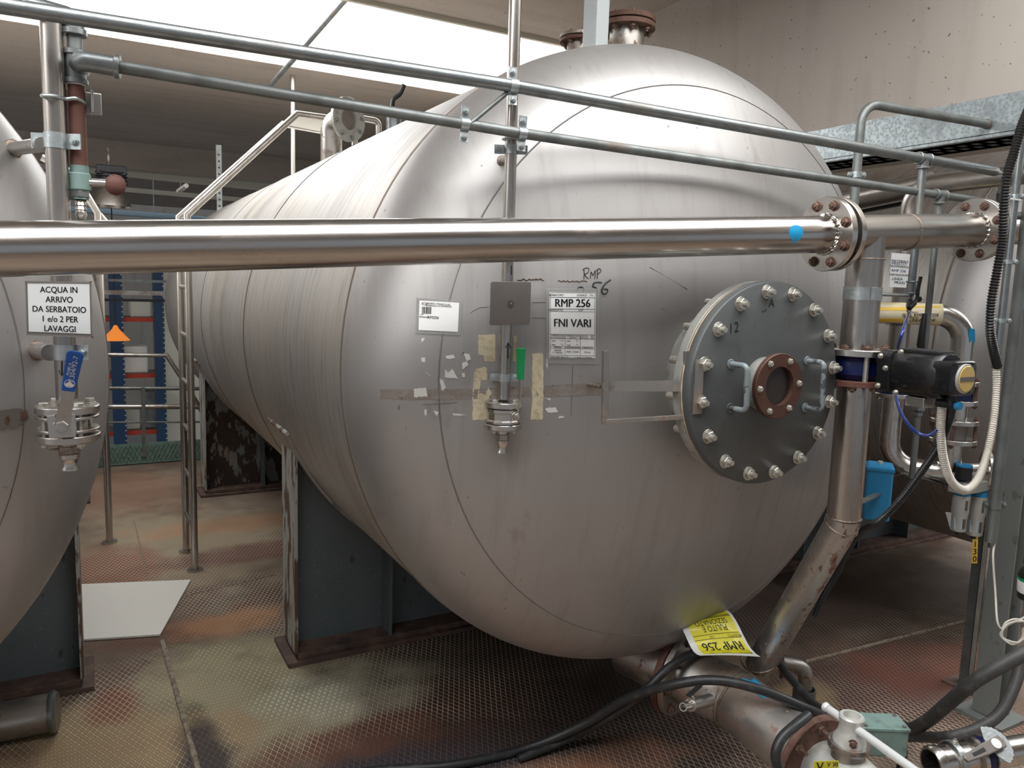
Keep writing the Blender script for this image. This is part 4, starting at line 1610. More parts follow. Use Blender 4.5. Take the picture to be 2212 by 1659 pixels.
ut = on_line(r1, r2, 1995)
tee(ut, r2 - r1, (0, 0, -1), .0155, upper)
dz = at(1966, 612, X=ut.x).z
MB().cyl(ut, (ut.x, ut.y, dz), .0132, n=20).build('drop_pipe', 'galv', upper)
for k in (0, 1):
    MB().disc((ut.x, ut.y, dz + .005 - k * .040), (0, 0, 1), .019, .006, n=20).build('collar', 'galv', upper)
MB().cyl((ut.x, ut.y, dz), (ut.x, ut.y, dz - .04), .0155, n=20).build('socket', 'galv', upper)
MB().lathe([(.011, 0), (.015, -.004), (.015, -.022), (.0125, -.026), (.0125, -.045), (.009, -.05), (.009, -.062)], (ut.x, ut.y, dz - .04), (0, 0, 1), 6).build('ball_valve', 'steel', upper)
hv = Vector((ut.x + .012, ut.y - .022, dz - .055))
o = MB().bolt(hv, (.4, -.9, 0), .010, stud=.3).build('valve_stem', 'lampblack', upper)
l1 = at(1988, 598, Y=hv.y - .02)
ly = ut.y - .035
MB().cyl((ut.x, ut.y, dz - .056), at(1966, 664, Y=ly), .008, n=10).build('stem', 'lampblack', upper)
MB().tube(spline([at(1964, 666, Y=ly), at(1974, 656, Y=ly), at(1981, 645, Y=ly), at(1983, 625, Y=ly), at(1989, 598, Y=ly)], 6), [.009] * 8 + [.0065] * 17, 10).build('lever', 'lampblack', upper)
# second black-levered valve near the end of the upper pipe
ve = at(2168, 420, Y=1.68)
MB().cyl((r2.x, r2.y, r2.z), (r2.x, r2.y, r2.z - .06), .013, n=16).build('elbow_drop', 'galv', upper)
MB().sphere(r2, .021).build('elbow', 'galv', upper)
MB().lathe([(.012, 0), (.017, -.01), (.017, -.05), (.012, -.06), (.012, -.12)], (r2.x, r2.y, r2.z - .06), (0, 0, 1), 6).build('end_valve', 'steel', upper)
pl = at(2160, 455, Y=1.62)
MB().tube([at(2161, 408, Y=1.64), at(2157, 420, Y=1.63), at(2157, 448, Y=1.63), at(2163, 458, Y=1.64)], [.005, .008, .008, .011], 10).build('lever', 'lampblack', upper)

q0, q1, q2 = at(172, 131, Y=2.02), at(1112, 286, Y=1.835), at(2115, 434, Y=1.72)
lower = thing('galvanised_pipe', 'lower of two long slanting galvanised water pipes, ending in an elbow at left', 'pipe', (q1.x, q1.y, q1.z - .02))
MB().tube([q0, q1, q2], .0138, 24).build('pipe', 'galvdull', lower)
ld_ = (q1 - q0).normalized()
clip(on_line(q0, q1, 1128, .5, 1.2), ld_, .0138, TOCAM, lower)
clip(on_line(q0, q1, 1004), ld_, .0138, TOCAM, lower)
lt = on_line(q1, q2, 2030)
tee(lt, q2 - q1, (0, 0, -1), .0145, lower, 'galvdull')
dz = at(2002, 770, X=lt.x).z
MB().cyl(lt, (lt.x, lt.y, dz), .0112, n=18).build('drop_pipe', 'galvdull', lower)
# elbow at the left, joining the short vertical run
el = q0
MB().tube(fillet([q0 + ld_ * .075, q0, q0 + Vector((0, .06, -.005))], .02), .0215, 24).build('elbow_fitting', 'galv', lower)
MB().disc(q0 + ld_ * .075, ld_, .026, .012, n=24).build('collar', 'galv', lower)
# slim rod from the upper clip down to the lower rail
MB().cyl(at(1096, 200, Y=1.84), at(1010, 272, Y=1.85), .0058, n=12).build('brace_rod', 'galvdull', upper)

# ---- short vertical run at the left: galvanised fittings, red pipe, ball valve with hose tail
VL = thing('red_water_pipe', 'red painted vertical pipe with small valve and hose tail at upper left', 'pipe', at(160, 470, Y=2.06))
vy = 2.06


def vp(px, py):
    return at(px, py, Y=vy)


top = vp(155, 62)
X_ = top.x + .004
zz = lambda py: at(157, py, Y=vy).z
MB().tube(fillet([Vector((X_ - .085, vy - .03, zz(38) + .0)), Vector((X_, vy, zz(40))), Vector((X_, vy, zz(72)))], .03), .0225, 24).build('elbow_fitting', 'galv', VL)
MB().disc((X_, vy, zz(70)), (0, 0, 1), .0265, .014, n=24).build('collar', 'galv', VL)
MB().cyl((X_, vy, zz(68)), (X_, vy, zz(112)), .0165, n=20).build('nipple', 'galvdull', VL)
MB().cyl((X_, vy, zz(112)), (X_, vy, zz(178)), .0215, n=24).build('tee_fitting', 'galv', VL)
for y_ in (114, 176):
    MB().disc((X_, vy, zz(y_)), (0, 0, 1), .0255, .012, n=24).build('collar', 'galv', VL)
MB().cyl((X_, vy, zz(178)), (X_, vy, zz(184)), .020, n=20).build('white_tape', 'white', VL)
MB().cyl((X_, vy, zz(182)), (X_, vy, zz(358)), .0178, n=24).build('red_pipe', 'redrust', VL, label='red-brown painted pipe length')
MB().cyl((X_, vy, zz(357)), (X_, vy, zz(372)), .0195, n=20).build('socket', 'greygreen', VL)
MB().lathe([(.017, 0), (.023, -.006), (.023, -.040), (.017, -.046), (.017, -.062)], (X_, vy, zz(370)), (0, 0, 1), 24).build('valve_body', 'greygreen', VL)
MB().hexn((X_, vy, zz(418)), (0, 0, 1), .021, .018).build('hose_nut', 'galv', VL)
MB().lathe([(.010, 0), (.0125, -.008), (.010, -.010), (.0125, -.018), (.010, -.02), (.0125, -.028), (.010, -.03), (.0125, -.038), (.009, -.05)], (X_, vy, zz(425)), (0, 0, 1), 16).build('hose_tail', 'steel', VL)
ps = Vector((X_ + .02, vy - .005, zz(392)))
MB().cyl(ps, ps + Vector((.035, -.012, .0)), .009, n=12).build('stem', 'steel', VL)
MB().sphere(ps + Vector((.052, -.014, -.002)), .021, 14, (1.1, .8, 1.15)).build('knob', 'redrust', VL, label='worn red plastic tap knob')
# bracket plate and U-bolt
MB().box(at(180, 222, Y=vy + .03), .075, .006, .05).build('bracket_plate', 'dirtysteel', VL, smooth=0, bevel=.002)
MB().box(at(199, 222, Y=vy + .01), .006, .045, .05).build('bracket_ear', 'dirtysteel', VL, smooth=0, bevel=.002)
P = spline([at(188, 226, Y=vy + .0), at(165, 213, Y=vy - .024), at(142, 214, Y=vy - .02), at(116, 208, Y=2.02), at(92, 207, Y=2.02), at(96, 208, Y=2.07)], 6)
MB().tube(P, .0045, 10).build('u_bolt', 'zinc', VL)

# ================================================================== left riser, its valve, sign
lp = thing('vertical_pipe', 'stainless riser pipe with blue-handled valve clamped to the left tank', 'pipe', at(128, 980, Y=2.05))
LX = at(121, 300, Y=2.05).x
LY = 2.05


def lz(py):
    return at(122, py, Y=LY).z


MB().cyl((LX, LY, lz(35)), (LX, LY, lz(862)), .0228, n=40).build('pipe', 'vpipe', lp)
clip(Vector((LX, LY, lz(305))), (0, 0, 1), .0228, TOCAM, lp, w=.034, ear=.03)
clip(Vector((LX, LY, lz(760))), (0, 0, 1), .0228, TOCAM, lp, w=.034, ear=.03)


def pointer(pts, r, name, m, parent, Y):
    MB().tube([at(x, y, Y=Y) for x, y in pts], r, 6).build(name, m, parent)


pointer([(133, 780), (133, 810)], .0013, 'arrow_mark', 'ink', lp, LY - .0238)
pointer([(127, 800), (133, 812), (140, 803)], .0013, 'arrow_mark', 'ink', lp, LY - .0238)
# stubs welded to the tank that carry the clamps
ss = on_head(28, 322, 0, TX - 2.835, .16)
MB().cyl(at(92, 312, Y=2.06), ss, .016, n=20).build('support_stub', 'dirtysteel', left_tank)
MB().sphere(ss, .024, 10, (1, .6, 1)).build('stub_weld', 'weld', left_tank)
ss = on_head(80, 757, 0, TX - 2.835, .16)
MB().cyl(at(108, 762, Y=2.06), ss, .019, n=20).build('support_stub', 'dirtysteel', left_tank)
MB().sphere(ss, .025, 10, (1, .6, 1)).build('stub_weld', 'weld', left_tank)


def three_piece(parent, X, Y, z, r, k=1.0, frame=True, ang0=.3):
    """flanged ball valve body seen hanging under a riser; z is its top face"""
    S_ = .0
    ring = lambda zz_, rr, t, m: MB().disc((X, Y, zz_), (0, 0, 1), rr, t, r * .8, 56, bev=.002).build('flange', m, parent)
    return ring


# left valve: two pairs of plates with bolts, stem bracket and blue grip
fr = .067
zt = lz(883)
for z_, t in ((zt, .017), (zt - .018, .008), (zt - .048, .008), (zt - .067, .017)):
    MB().disc((LX, LY, z_), (0, 0, 1), fr if t > .015 else fr * .98, t, .02, 64, bev=.002).build('flange', 'steel', lp)
MB().cyl((LX, LY, zt - .067), (LX, LY, zt), .036, n=32).build('valve_body', 'dirtysteel', lp)
for k in range(4):
    a = PI / 4 + k * PI / 2 - .3
    p = Vector((LX +   .052 * math.cos(a), LY + .052 * math.sin(a), zt))
    mb = MB().bolt(p + Vector((0, 0, .0085)), (0, 0, 1), .0110, stud=0, ang=k)
    mb.cyl(p - Vector((0, 0, .075)), p, .006, n=10)
    mb.bolt(p - Vector((0, 0, .0755)), (0, 0, -1), .0100, stud=.3, ang=k)
    mb.build('bolt', 'bolt', lp)
fy = LY - .072
bc = at(134, 920, Y=fy)
MB().prism([(-.026, -.027), (.026, -.027), (.029, -.015), (.027, .023), (.013, .027), (.010, .02), (-.010, .02), (-.013, .027), (-.029, .023), (-.027, -.015)], bc, (1, 0, 0), (0, 0, 1), .006).build('stem_bracket', 'steel', lp, smooth=0, bevel=.002)
MB().cyl(bc + Vector((0, .05, 0)), bc + Vector((0, -.012, 0)), .012, n=16).build('stem', 'steel', lp)
MB().bolt(bc + Vector((0, -.004, 0)), (0, -1, 0), .014, stud=.5).build('stem_nut', 'steel', lp)
hb, hm_, ht = bc + Vector((0, -.006, 0)), at(147, 845, Y=fy - .016), at(165, 758, Y=fy - .02)
d1 = (ht - hb).normalized()
MB().prism([(-.016, 0), (.016, 0), (.011, (hm_ - hb).length + .02), (-.011, (hm_ - hb).length + .02)], hb, d1.cross(Vector((0, 1, 0))), d1, .005, (0, 1, 0)).build('lever', 'steel', lp, smooth=0)
gl = (ht - hm_).length
mb = MB()
mb.prism([(-.0135, 0), (.0135, 0), (.0155, gl * .5), (.0175, gl * .93), (.012, gl), (-.012, gl), (-.0175, gl * .93), (-.0155, gl * .5)], hm_, d1.cross(Vector((0, 1, 0))), d1, .014, (0, 1, 0))
grip = mb.build('grip', 'blue', lp, smooth=0, bevel=.003, label='bright blue lever grip')
mb = MB()
gu_ = -d1.cross(Vector((0, 1, 0)))
if gu_.x < 0:
    gu_ = -gu_
go = hm_ + Vector((0, -.0078, 0))
put_text(mb, 'T.304/92-7', go + d1 * gl * .55 + gu_ * .003, d1, -gu_, .014)
put_text(mb, 'PN80 A', go + d1 * gl * .55 - gu_ * .006, d1, -gu_, .009)
MB_ = mb
for i in range(24):
    a0_, a1_ = 2 * PI * i / 24, 2 * PI * (i + 1) / 24
    c_ = go + d1 * gl * .2
    A_, B_ = c_ + gu_ * (.0105 * math.cos(a0_)) + d1 * (.0095 * math.sin(a0_)), c_ + gu_ * (.0105 * math.cos(a1_)) + d1 * (.0095 * math.sin(a1_))
    mb.add([A_, B_, B_ + (c_ - B_) * .12, A_ + (c_ - A_) * .12], [(0, 1, 2, 3)])
mb.add([c_ + gu_ * x + d1 * y for x, y in ((-.009, -.002), (0, .005), (.009, -.002), (.006, -.007), (-.006, -.007))], [(0, 1, 2, 3, 4)])
mb.build('printing', 'whitescrap', grip, smooth=0)
# tail piece under the valve
zb = zt - .075
MB().cyl((LX, LY, zb), (LX, LY, zb - .014), .0185, n=28).build('tail_pipe', 'steel', lp)
MB().hexn((LX, LY, zb - .022), (0, 0, 1), .0245, .020, .2).build('union_nut', 'dirtysteel', lp)
MB().cyl((LX - .038, LY - .01, zb - .020), (LX - .02, LY, zb - .020), .003, n=8).build('pin', 'dirtysteel', lp)
MB().lathe([(.018, -.032), (.0215, -.033), (.0215, -.043), (.0165, -.049), (.0155, -.058), (.020, -.067), (.0205, -.071), (.017, -.073), (.013, -.073), (.013, -.032)], (LX, LY, zb), (0, 0, 1), 36).build('hose_spigot', 'steel', lp)

# sign plate
S = Sheet((54, 607), (198, 608), (201, 730), (57, 724), lambda x, y: at(x, y, Y=2.018))
sg_ = thick_sheet(S, 0, 0, S.W, S.H, .003, .0).build('pipe_sign', 'plate', None, smooth=0, label='framed white sign reading ACQUA IN ARRIVO DA SERBATOIO on left riser', cat='sign')
thick_sheet(S, 5, 5, S.W - 5, S.H - 8, .0008, .0012).build('paper_panel', 'paper', sg_, smooth=0)
mb = MB()
for i, t in enumerate(('ACQUA IN', 'ARRIVO', 'DA SERBATOIO', '1 e/o 2 PER', 'LAVAGGI')):
    S.text(mb, t, S.W / 2, 18.5 + 20.6 * i, 13.0, bold=.06, sx=.92, lift=.0018)
mb.build('lettering', 'ink', sg_, smooth=0)
mb = MB()
for a_, b_, c_, d_ in ((0, 0, S.W, 2.5), (0, S.H - 3, S.W, S.H), (0, 0, 2.5, S.H), (S.W - 3, 0, S.W, S.H)):
    S.panel(mb, a_, b_, c_, d_, .003, 2)
mb.build('frame_edge', 'dirtysteel', sg_, smooth=0)

# ================================================================== centre riser with green-handled valve and blank plate
cp_ = thing('vertical_pipe', 'thin stainless riser pipe with green-handled valve in front of the large tank', 'pipe', at(1085, 975, Y=1.88))
CX_, CY_ = at(1100, 450, Y=1.88).x, 1.88


def cz(py):
    return at(1095, py, Y=CY_).z


ctop = at(1112, -10, Y=CY_)
MB().cyl((CX_ + .0, CY_, ctop.z + .1), (CX_, CY_, cz(862)), .0165, n=36).build('pipe', 'vpipe', cp_)
clip(Vector((CX_, CY_, cz(322))), (0, 0, 1), .0165, TOCAM, cp_, w=.024, ear=.026)
clip(Vector((CX_, CY_, cz(815))), (0, 0, 1), .0165, TOCAM, cp_, w=.022, ear=.022)
MB().disc((CX_, CY_, cz(300)), (0, 0, 1), .026, .004, .016, 24).build('washer', 'zinc', cp_)
for x_, y_ in ((1085, 348), (1078, 822)):
    p = on_head(x_, y_, .0)
    q = Vector((CX_, CY_ + .01, p.z))
    MB().cyl(q, p, .009, n=14).build('support_stub', 'dirtysteel', tank)
    MB().sphere(p, .017, 10, (1, .6, 1)).build('stub_weld', 'weld', tank)
pointer([(1098, 741), (1098, 775)], .0011, 'arrow_mark', 'ink', cp_, CY_ - .0172)
pointer([(1092, 752), (1098, 740), (1104, 752)], .0011, 'arrow_mark', 'ink', cp_, CY_ - .0172)
pointer([(1105, 574), (1105, 594)], .0011, 'arrow_mark', 'ink', cp_, CY_ - .0172)
zt = cz(872)
R_ = .0535
MB().disc((CX_, CY_, zt), (0, 0, 1), R_, .016, .014, 56, bev=.002).build('flange', 'steel', cp_)
MB().disc((CX_, CY_, zt - .062), (0, 0, 1), R_, .016, .014, 56, bev=.002).build('flange', 'steel', cp_)
MB().lathe([(.049, -.012), (.049, -.020), (.045, -.024), (.045, -.042), (.049, -.046), (.049, -.052)], (CX_, CY_, zt), (0, 0, 1), 12).build('valve_body', 'steel', cp_, smooth=20)
for k in range(4):
    a = PI / 4 + k * PI / 2 - .35
    p = Vector((CX_ + .040 * math.cos(a), CY_ + .040 * math.sin(a), zt + .008))
    MB().bolt(p, (0, 0, 1), .0085, stud=0, ang=k).build('bolt', 'bolt', cp_)
    MB().bolt(p - Vector((0, 0, .078)), (0, 0, -1), .0075, stud=.3, ang=k).build('bolt', 'bolt', cp_)
st = at(1112, 899, Y=CY_ - .052)
MB().cyl(st + Vector((-.008, .03, 0)), st + Vector((0, -.010, 0)), .0075, n=12).build('stem', 'steel', cp_)
MB().bolt(st + Vector((0, -.004, 0)), (.1, -1, 0), .010, stud=.5).build('stem_nut', 'steel', cp_)
mb = MB()
a_, b_, c_ = st + Vector((0, -.003, 0)), at(1123, 868, Y=CY_ - .056), at(1124, 815, Y=CY_ - .06)
mb.bar(a_, b_, .010, .004, (1, 0, 0))
mb.bar(b_, c_, .012, .004, (1, 0, 0))
mb.build('lever', 'steel', cp_, smooth=0)
a_, b_ = at(1124, 820, Y=CY_ - .06), at(1125, 752, Y=CY_ - .062)
dg = (b_ - a_)
MB().prism([(-.0085, 0), (.0085, 0), (.0120, dg.length), (-.0120, dg.length)], a_, (1, 0, 0), dg, .013, (0, 1, 0)).build('grip', 'green', cp_, smooth=0, bevel=.002, label='bright green lever grip')
zb = zt - .070
MB().cyl((CX_, CY_, zb), (CX_, CY_, zb - .016), .015, n=24).build('tail_pipe', 'steel', cp_)
MB().hexn((CX_, CY_, zb - .024), (0, 0, 1), .0205, .018, .2).build('union_nut', 'dirtysteel', cp_)
MB().lathe([(.014, -.032), (.018, -.034), (.018, -.044), (.014, -.050), (.013, -.058), (.0165, -.066), (.017, -.070), (.014, -.072), (.011, -.072), (.011, -.032)], (CX_, CY_, zb), (0, 0, 1), 32).build('hose_spigot', 'steel', cp_)
# blank sign plate
pl_ = [at(1060, 607, Y=1.853), at(1147, 608, Y=1.853), at(1144, 704, Y=1.853), at(1058, 702, Y=1.853)]
W2, H2 = (pl_[1] - pl_[0]).length, (pl_[3] - pl_[0]).length
cpp = sum(pl_, Vector()) / 4
rc = .006
poly = []
for sx_, sy_, b in ((1, 1, 0), (-1, 1, 90), (-1, -1, 180), (1, -1, 270)):
    for k in range(4):
        a = math.radians(b + 30 * k)
        poly.append((sx_ * (W2 / 2 - rc) + rc * math.cos(a), sy_ * (H2 / 2 - rc) + rc * math.sin(a)))
bp_ = MB().prism(poly, cpp, (pl_[1] - pl_[0]), (pl_[0] - pl_[3]), .003).build('blank_plate', 'plate', None, smooth=0, bevel=.0006, label='blank square steel sign plate fixed on the centre riser', cat='plate')
MB().disc(cpp + Vector((0, -.0018, -.002)), (0, -1, 0), .011, .0006, n=20, bev=.0001).build('rivet_stain', 'seam', bp_)
MB().sphere(cpp + Vector((.001, -.002, -.002)), .003, 10).build('rivet', 'plate', bp_)

# ================================================================== passage between the tanks
lad = thing('ladder', 'tall stainless ladder leading over the big tank, left side', 'ladder', (.516, 4.95, 0))
for (bx, by), Yl in (((421, 1232), 4.78), ((403, 1192), 5.135)):
    b = at(bx, by, Z=0)
    if Yl == 4.78:
        t1_ = at(430, 466, Y=b.y)
        t2_, t3_, t4_ = at(642, 246, Y=b.y), at(768, 262, Y=b.y), at(765, 325, Y=b.y)
    else:
        t1_ = at(395, 470, Y=b.y)
        t2_, t3_, t4_ = at(612, 268, Y=b.y), at(728, 290, Y=b.y), at(727, 335, Y=b.y)
    MB().tube([b, Vector((b.x, b.y, t1_.z)), t2_, t3_, t4_], .021, 16).build('rail', 'ralsteel', lad, smooth=50)
    MB().cyl(b, b + Vector((0, 0, .012)), .045, n=20).build('foot_plate', 'ralsteel', lad)
zt_ = at(430, 466, Y=4.78).z
k = 0
b1, b2 = at(421, 1232, Z=0), at(403, 1192, Z=0)
for z in [.26 + .285 * i for i in range(8)]:
    MB().cyl((b1.x, b1.y, z), (b2.x, b2.y, z), .0125, n=12).build('rung', 'ralsteel', lad)
# translucent plate in the top return of the rail
p = [at(642, 250, Y=4.78), at(765, 266, Y=4.78), at(728, 290, Y=5.135), at(612, 268, Y=5.135)]
MB().add(p + [q - Vector((0, 0, .008)) for q in p], [(0, 1, 2, 3), (7, 6, 5, 4), (0, 4, 5, 1), (1, 5, 6, 2), (2, 6, 7, 3), (3, 7, 4, 0)]).build('step_plate', 'board', lad, smooth=0)

lad2 = thing('ladder', 'stainless ladder post beside the left tank with kinked handrail', 'ladder', (.081, 5.516, 0))
b = at(237, 1172, Z=0)
MB().tube([b, Vector((b.x, b.y, at(234, 462, Y=b.y).z)), at(160, 375, Y=b.y), at(90, 340, Y=b.y)], .021, 16).build('rail', 'ralsteel', lad2, smooth=50)
MB().cyl(b, b + Vector((0, 0, .012)), .045, n=20).build('foot_plate', 'ralsteel', lad2)
MB().tube([at(228, 478, Y=5.75), at(170, 410, Y=5.75), at(110, 370, Y=5.75)], .017, 12).build('rail', 'ralsteel', lad2)

# guard rail and toe board at the platform's end
gr = thing('guard_rail', 'brown steel guard rail across the far end of the passage', 'railing', at(320, 1005, Y=7.78))
YG = 7.78
gl_ = lambda px, py: at(px, py, Y=YG)
MB().tube([gl_(150, 765), gl_(360, 768), gl_(402, 832), gl_(440, 895)], .022, 14).build('top_rail', 'dirtysteel', gr)
MB().cyl(gl_(150, 838), gl_(520, 840), .017, n=14).build('mid_rail', 'galvdull', gr)
MB().cyl(gl_(150, 879), gl_(520, 878), .024, n=14).build('mid_rail', 'dirtysteel', gr)
MB().cyl(gl_(150, 913), gl_(520, 911), .009, n=10).build('mid_rail', 'galvdull', gr)
MB().bar(gl_(309, 836), gl_(311, 985), .07, .03, (1, 0, 0)).build('post', 'galvdull', gr, smooth=0)
MB().box2((-1.2, YG - .02, .012), (2.2, YG, .20)).build('toe_board', 'greenmesh', gr, smooth=0, label='green mesh toe board')
mb = MB()
for i in range(100):
    x = -1.2 + i * .036
    mb.bar((x, YG - .022, .03), (x + .07, YG - .022, .18), .004, .003, (0, 1, 0))
    mb.bar((x + .07, YG - .022, .03), (x, YG - .022, .18), .004, .003, (0, 1, 0))
mesh_ = mb.build('mesh', 'galvdull', [o for o in ALL if o.parent == gr and o.name.startswith('toe_board')][0], smooth=0, kind='stuff')

# white board lying on the floor
c = [at(96, 1386, Z=.012), at(346, 1370, Z=.012), at(412, 1252, Z=.012), at(140, 1263, Z=.012)]
MB().add(c + [q - Vector((0, 0, .009)) for q in c], [(0, 1, 2, 3), (7, 6, 5, 4), (0, 4, 5, 1), (1, 5, 6, 2), (2, 6, 7, 3), (3, 7, 4, 0)]).build('white_board', 'board', None, smooth=0, label='large cream white board lying flat on the floor', cat='board')

# capped steel cylinder at the foot of the left tank
cc0, cc1 = at(-40, 1568, Z=.075), at(116, 1537, Z=.085)
cd = (cc1 - cc0).normalized()
cy_ = thing('steel_cylinder', 'short capped steel cylinder lying at the lower left corner', 'cylinder', (cc0 + cc1) / 2 - Vector((0, 0, .08)))
MB().cyl(cc0, cc1, .070, n=40).build('body', 'dirtysteel', cy_)
MB().lathe([(.05, 0), (.076, 0), (.078, .005), (.078, .016), (.07, .026), (.02, .03), (0, .03)], cc1 - cd * .012, cd, 40).build('end_cap', 'galv', cy_)
MB().lathe([(.070, -.008), (.078, -.008), (.078, .008), (.070, .008)], cc0 + cd * .055, cd, 40, closed=True).build('clamp_ring', 'galv', cy_)

# ================================================================== far hall
ry = 13.2
for nm, x0, x1 in (('rack_upright', 246, 263), ('rack_upright', 340, 352)):
    a_, b_ = at(x0, 960, Y=ry), at(x1, 600, Y=ry)
    rk = thing('pallet_rack', 'dark blue rack upright between the tanks, %s' % ('nearer the left tank' if x0 < 300 else 'beside the cream partition'), 'rack', (a_.x, ry, -3))
    MB().box2((a_.x, ry - .05, -3.0), (b_.x, ry + .05, 2.2)).build('upright', 'rackblue', rk, smooth=0)
    mb = MB()
    for i in range(60):
        mb.disc((b_.x - .012, ry - .052, -2.9 + .08 * i), (0, 1, 0), .011, .002, n=6, bev=.0003)
    mb.build('slots', 'whitescrap', rk, smooth=0, kind='stuff')
a_, b_ = at(255, 690, Y=ry + .1), at(340, 690, Y=ry + .1)
shelf = []
for py, lab in ((690, 'upper'), (812, 'middle'), (935, 'lower')):
    z = at(300, py, Y=ry).z
    t = thing('rack_shelf', 'red-orange edged rack shelf, %s of the three seen between the tanks' % lab, 'shelf', (a_.x, ry, z))
    MB().box2((a_.x - .3, ry + .05, z - .04), (b_.x - .02, ry + .10, z + .03)).build('beam', 'rackred', t, smooth=0)
    MB().box2((a_.x - .3, ry + .10, z - .0), (b_.x - .02, ry + .6, z + .03)).build('shelf_board', 'galvdull', t, smooth=0)
    shelf.append(z + .03)
for i, (x0, x1, k, h_, m_) in enumerate(((268, 320, 1, .42, 'board'), (262, 300, 2, .35, 'tray'), (310, 345, 2, .6, 'galvdull'), (285, 330, 0, .25, 'hallwall'))):
    p, q = at(x0, 800, Y=13.35), at(x1, 800, Y=13.35)
    MB().box2((p.x, 13.35, shelf[k]), (q.x, 13.75, shelf[k] + h_)).build('crate', m_, None, smooth=0, bevel=.02, label=('white crate on the middle rack shelf', 'cream crate on the lower rack shelf', 'tall grey crate on the lower rack shelf', 'pale crate on the upper rack shelf')[i], cat='crate')
mb = MB()
lc = at(250, 726, Y=12.6)
mb.lathe([(.015, .22), (.03, .20), (.05, .16), (.19, .0), (.185, .0), (.045, .15), (.015, .19)], lc - Vector((0, 0, .06)), (0, 0, 1), 28)
ol_ = thing('orange_lamp', 'orange cone lamp shade hanging beyond the left tank', 'lamp', lc - Vector((0, 0, .06)))
mb.build('lamp_shade', 'orange', ol_)
MB().cyl(lc + Vector((0, 0, .13)), (lc.x, lc.y, 3.665), .008, n=8).build('cord', 'lampblack', ol_)
# partition edge posts and rails above it
MB().box2((px0 - .05, 13.75, -3), (px0 + .03, 13.88, 2.6)).build('partition_post', 'galvdull', None, smooth=0, label='grey post at the edge of the cream partition', cat='post')
for i, (y_, h_, m_) in enumerate(((607, .03, 'galvdull'), (633, .05, 'dirtysteel'), (649, .03, 'lampblack'))):
    z = at(300, y_, Y=10.0).z
    MB().box2((-1.5, 10, z - h_ / 2), (1.5, 10.06, z + h_ / 2)).build('crossbar', m_, None, smooth=0, label=('thin grey crossbar just below the big pipe, far behind', 'brown crossbar between the tanks, far behind', 'black crossbar under the brown one, far behind')[i], cat='beam')

# service runs hung under the roof far behind
ys = 12.5
for i, (a_, b_, h_, m_, lb) in enumerate((((120, 358), (700, 418), .11, 'tray', 'pale cable tray, upper of two under the far roof'),
                                      ((240, 407), (700, 447), .065, 'tray', 'pale conduit, lower of two under the far roof'),
                                      ((150, 452), (700, 492), .085, 'trayblue', 'pale blue pipe just above the big pipe, far behind'))):
    p, q = at(*a_, Y=ys + i * .3), at(*b_, Y=ys + i * .3)
    mb = MB()
    if i < 2:
        mb.bar(p, q, h_, .05, (0, 1, 0))
    else:
        mb.cyl(p, q, h_ / 2, n=16)
    for t_ in (.3, .8):
        r_ = p.lerp(q, t_)
        mb.cyl(r_, (r_.x, r_.y, 3.67), .008, n=6)
    mb.build(('cable_tray', 'conduit', 'service_pipe')[i], m_, None, smooth=30, label=lb, cat='pipe' if i else 'cable tray')
# high-bay lamp
lp_ = thing('high_bay_lamp', 'black high-bay lamp with bright metal bell hanging at left', 'lamp', at(238, 445, Y=8.6))
c = at(238, 446, Y=8.6)
s_ = 8.6 / 1.2 / 1660
MB().lathe([(.19, 0), (.17, .06), (.12, .16), (.07, .22), (.0, .22)], c, (0, 0, 1), 32).build('bell', 'steel', lp_)
MB().cyl(c + Vector((0, 0, .20)), c + Vector((0, 0, .36)), .10, n=24).build('ballast_housing', 'lampblack', lp_)
MB().box(c + Vector((.02, 0, .34)), .26, .18, .09).build('driver_box', 'lampblack', lp_, smooth=0, bevel=.01)
for i in range(4):
    MB().cyl(c + Vector((.02, 0, .21 + .035 * i)), c + Vector((.02, 0, .222 + .035 * i)), .14, n=24).build('cooling_fin', 'lampblack', lp_)
MB().tube(fillet([c + Vector((0, 0, .38)), c + Vector((0, 0, .46)), c + Vector((0, .0, .55))], .02), .012, 8).build('hook', 'dirtysteel', lp_)
# thin rods and strap from the roof
ro0, ro1 = at(752, -8, Y=5.4), at(580, 190, Y=6.9)
MB().cyl(at(752, -8, Z=3.66), ro1, .020, n=12).build('brace_rod', 'galvdull', None, label='thin slanting grey rod below the roof light', cat='rod')
hp0 = at(632, 200, Y=7.0)
MB().cyl((hp0.x, 7.0, 2.55), (hp0.x, 7.0, 3.5), .022, n=12).build('hanger_pole', 'ralsteel', None, label='thin vertical pole behind the kinked ladder rail', cat='pole')
hp0 = at(474, 430, Y=8.0)
mb = MB()
mb.box2((hp0.x - .025, 7.995, 2.2), (hp0.x + .025, 8.0, 3.0))
st_ = mb.build('perforated_strap', 'galvdull', None, smooth=0, label='perforated grey strap standing behind the ladder rail', cat='strap')
mb = MB()
for i in range(12):
    mb.disc((hp0.x, 7.993, 2.25 + i * .06), (0, 1, 0), .010, .003, n=8, bev=.0005)
mb.build('holes', 'ink', st_, smooth=0, kind='stuff')

